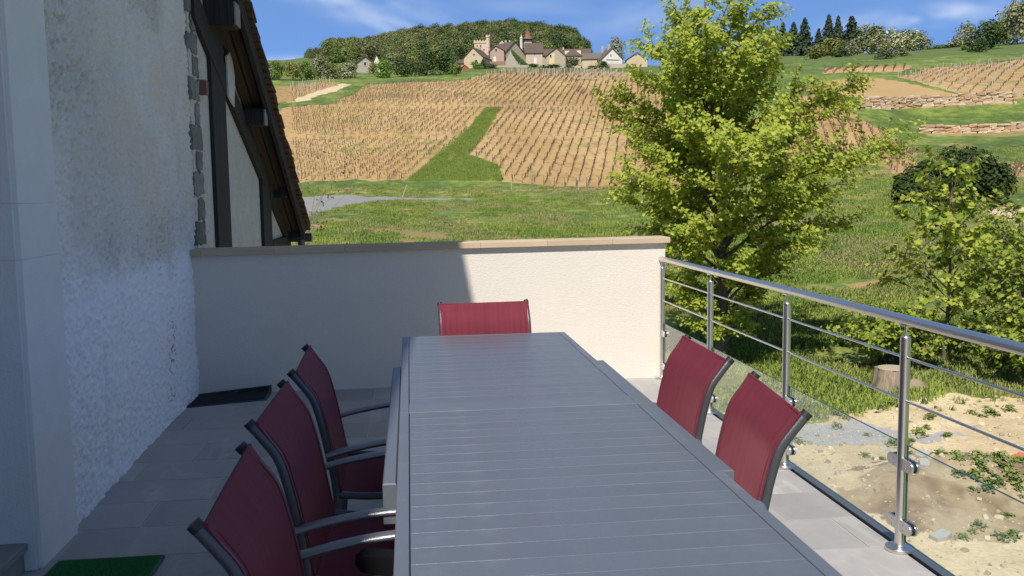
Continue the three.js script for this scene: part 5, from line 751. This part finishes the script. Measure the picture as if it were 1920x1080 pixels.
  field('sand_tufts', 'scattered grass tufts along the edge of the sand', tuft(5, 22, 0.2, 0.12), 150, 57, (r) => { const x = 6.3 + r() * 6.5, z = -17.2 + r() * 1.5 + gz(r) * 0.5; return [x, z]; }, (r) => 0.5 + 0.9 * r(), gcol);
  const peb = boulder(9); const pm = new THREE.InstancedMesh(peb, std({ color: rgb(0.46, 0.39, 0.28), roughness: 1 }), 3200); { const r = rng(55), d = new THREE.Object3D(), q = new THREE.Color(); for (let i = 0; i < 3200; i++) { const x = 4 + r() * 8, z = -16.8 + r() * 9.5, s = 0.02 + 0.06 * Math.pow(r(), 5); d.position.set(x, landY(x, z), z); d.scale.set(s * (0.8 + 0.7 * r()), s * 0.7, s); d.rotation.set(r(), r() * 6, r()); d.updateMatrix(); pm.setMatrixAt(i, d.matrix); const k = 0.6 + 0.8 * r(); pm.setColorAt(i, q.setRGB(k, k * 0.98, k * 0.94)); } } pm.name = 'gravel'; pm.castShadow = pm.receiveShadow = true; pm.userData = { kind: 'stuff', label: 'small loose stones on the sand below the terrace', category: 'gravel' }; scene.add(pm);
  const rm = new THREE.InstancedMesh(boulders[2], rubMs[2], 260); { const r = rng(58), d = new THREE.Object3D(); for (let i = 0; i < 260; i++) { const t = r(), x = lerp(-9, 22, t), z = -101.3 - 0.6 * Math.sin(t * 5) + r() * 1.2, s = 0.05 + 0.13 * r(); d.position.set(x, landY(x, z) + 0.02, z); d.scale.set(s * 1.4, s, s); d.rotation.y = r() * 6; d.updateMatrix(); rm.setMatrixAt(i, d.matrix); } } rm.name = 'roadside_rubble'; rm.castShadow = rm.receiveShadow = true; rm.userData = { kind: 'stuff', label: 'low line of rubble stones beside the road', category: 'rubble' }; scene.add(rm);
  // tree stump
  const sx = 9.42, sz = -16.95, st = thing('tree_stump', 'weathered sawn tree stump at the far edge of the sand', 'stump', [sx, landY(sx, sz) - 0.1, sz]);
  const sg = new THREE.CylinderGeometry(0.3, 0.4, 0.62, 22, 6), sp = sg.attributes.position; for (let i = 0; i < sp.count; i++) { const x = sp.getX(i), z = sp.getZ(i), a = Math.atan2(z, x), R = Math.hypot(x, z); if (R > 0.01) { const k = 1 + 0.13 * Math.sin(a * 5 + 1) + 0.1 * Math.sin(a * 9) + 0.12 * (vnoise(a * 3, sp.getY(i) * 4) - 0.5); sp.setX(i, x * k); sp.setZ(i, z * k); } } sg.computeVertexNormals(); sg.translate(0, 0.26, 0);
  part('stump_bark', muv(sg), std({ map: tex(256, 256, (u, v) => { const k = 0.45 + wrapFbm(u, v, 20, 4, 0.25); return [0.32 * k, 0.25 * k, 0.18 * k]; }, 0.6), roughness: 1, bumpMap: barkT, bumpScale: 0.03 }), st); part('cut_face', new THREE.CylinderGeometry(0.27, 0.28, 0.02, 22).translate(0, 0.575, 0), std({ color: rgb(0.45, 0.37, 0.27), roughness: 1 }), st); part('root_piece', muv(new THREE.SphereGeometry(0.26, 12, 8).scale(1.1, 0.9, 0.9).translate(0.42, 0.12, 0.05)), std({ color: rgb(0.3, 0.24, 0.17), roughness: 1, bumpMap: barkT, bumpScale: 0.04 }), st);
  const pvM = std({ color: rgb(0.42, 0.41, 0.4), roughness: 0.95, bumpMap: grainT, bumpScale: 0.003 });
  for (const [x, z, w, a, lb] of [[7.27, -12.15, 0.11, 0.4, 'broken grey paver leaning on the soil heap by the railing post'], [6.98, -11.65, 0.1, 1.1, 'broken grey paver lying just right of the railing post'], [6.25, -10.02, 0.12, 0.2, 'flat grey paver piece lying alone on the stony ground']]) { const o = solo('paver_piece', prism([[-w, -w * 0.6], [w * 0.8, -w * 0.7], [w, w * 0.3], [w * 0.2, w * 0.65], [-w * 0.9, w * 0.5]], 0, 0.06, 'y'), pvM, lb, 'paver', 'broken pavers on the ground'); o.position.set(x, landY(x, z) + 0.0, z); o.rotation.set(0.12, a, 0.15); }
  const cl = thing('clay_tile', 'broken orange clay tile lying on the soil near the right picture edge', 'tile', [8.62, landY(8.62, -12.1), -12.1], 0.5); part('shard', bx(-0.14, 0.14, 0.02, 0.05, -0.08, 0.06, 0.004).rotateX(0.5), std({ color: rgb(0.45, 0.13, 0.05), roughness: 1 }), cl); part('shard', bx(0.02, 0.2, 0.03, 0.055, -0.02, 0.12, 0.004).rotateZ(0.3), std({ color: rgb(0.5, 0.16, 0.06), roughness: 1 }), cl);
  for (const [x, z, h, t, lb] of [[-0.6, -96.9, 1.4, 0.35, 'pale leaning stick at the roadside below the grass strip'], [11.3, -101, 1.5, 0, 'thin upright stake at the roadside below the vines'], [18.4, -99, 1.6, 0.05, 'thin upright stake beside the road near the maple']]) { const o = solo('roadside_stake', bx(-0.03, 0.03, -0.2, h, -0.03, 0.03), paleStake, lb, 'stake'); o.position.set(x, landY(x, z), z); o.rotation.z = -t; }
}
renderer.render(scene, camera);
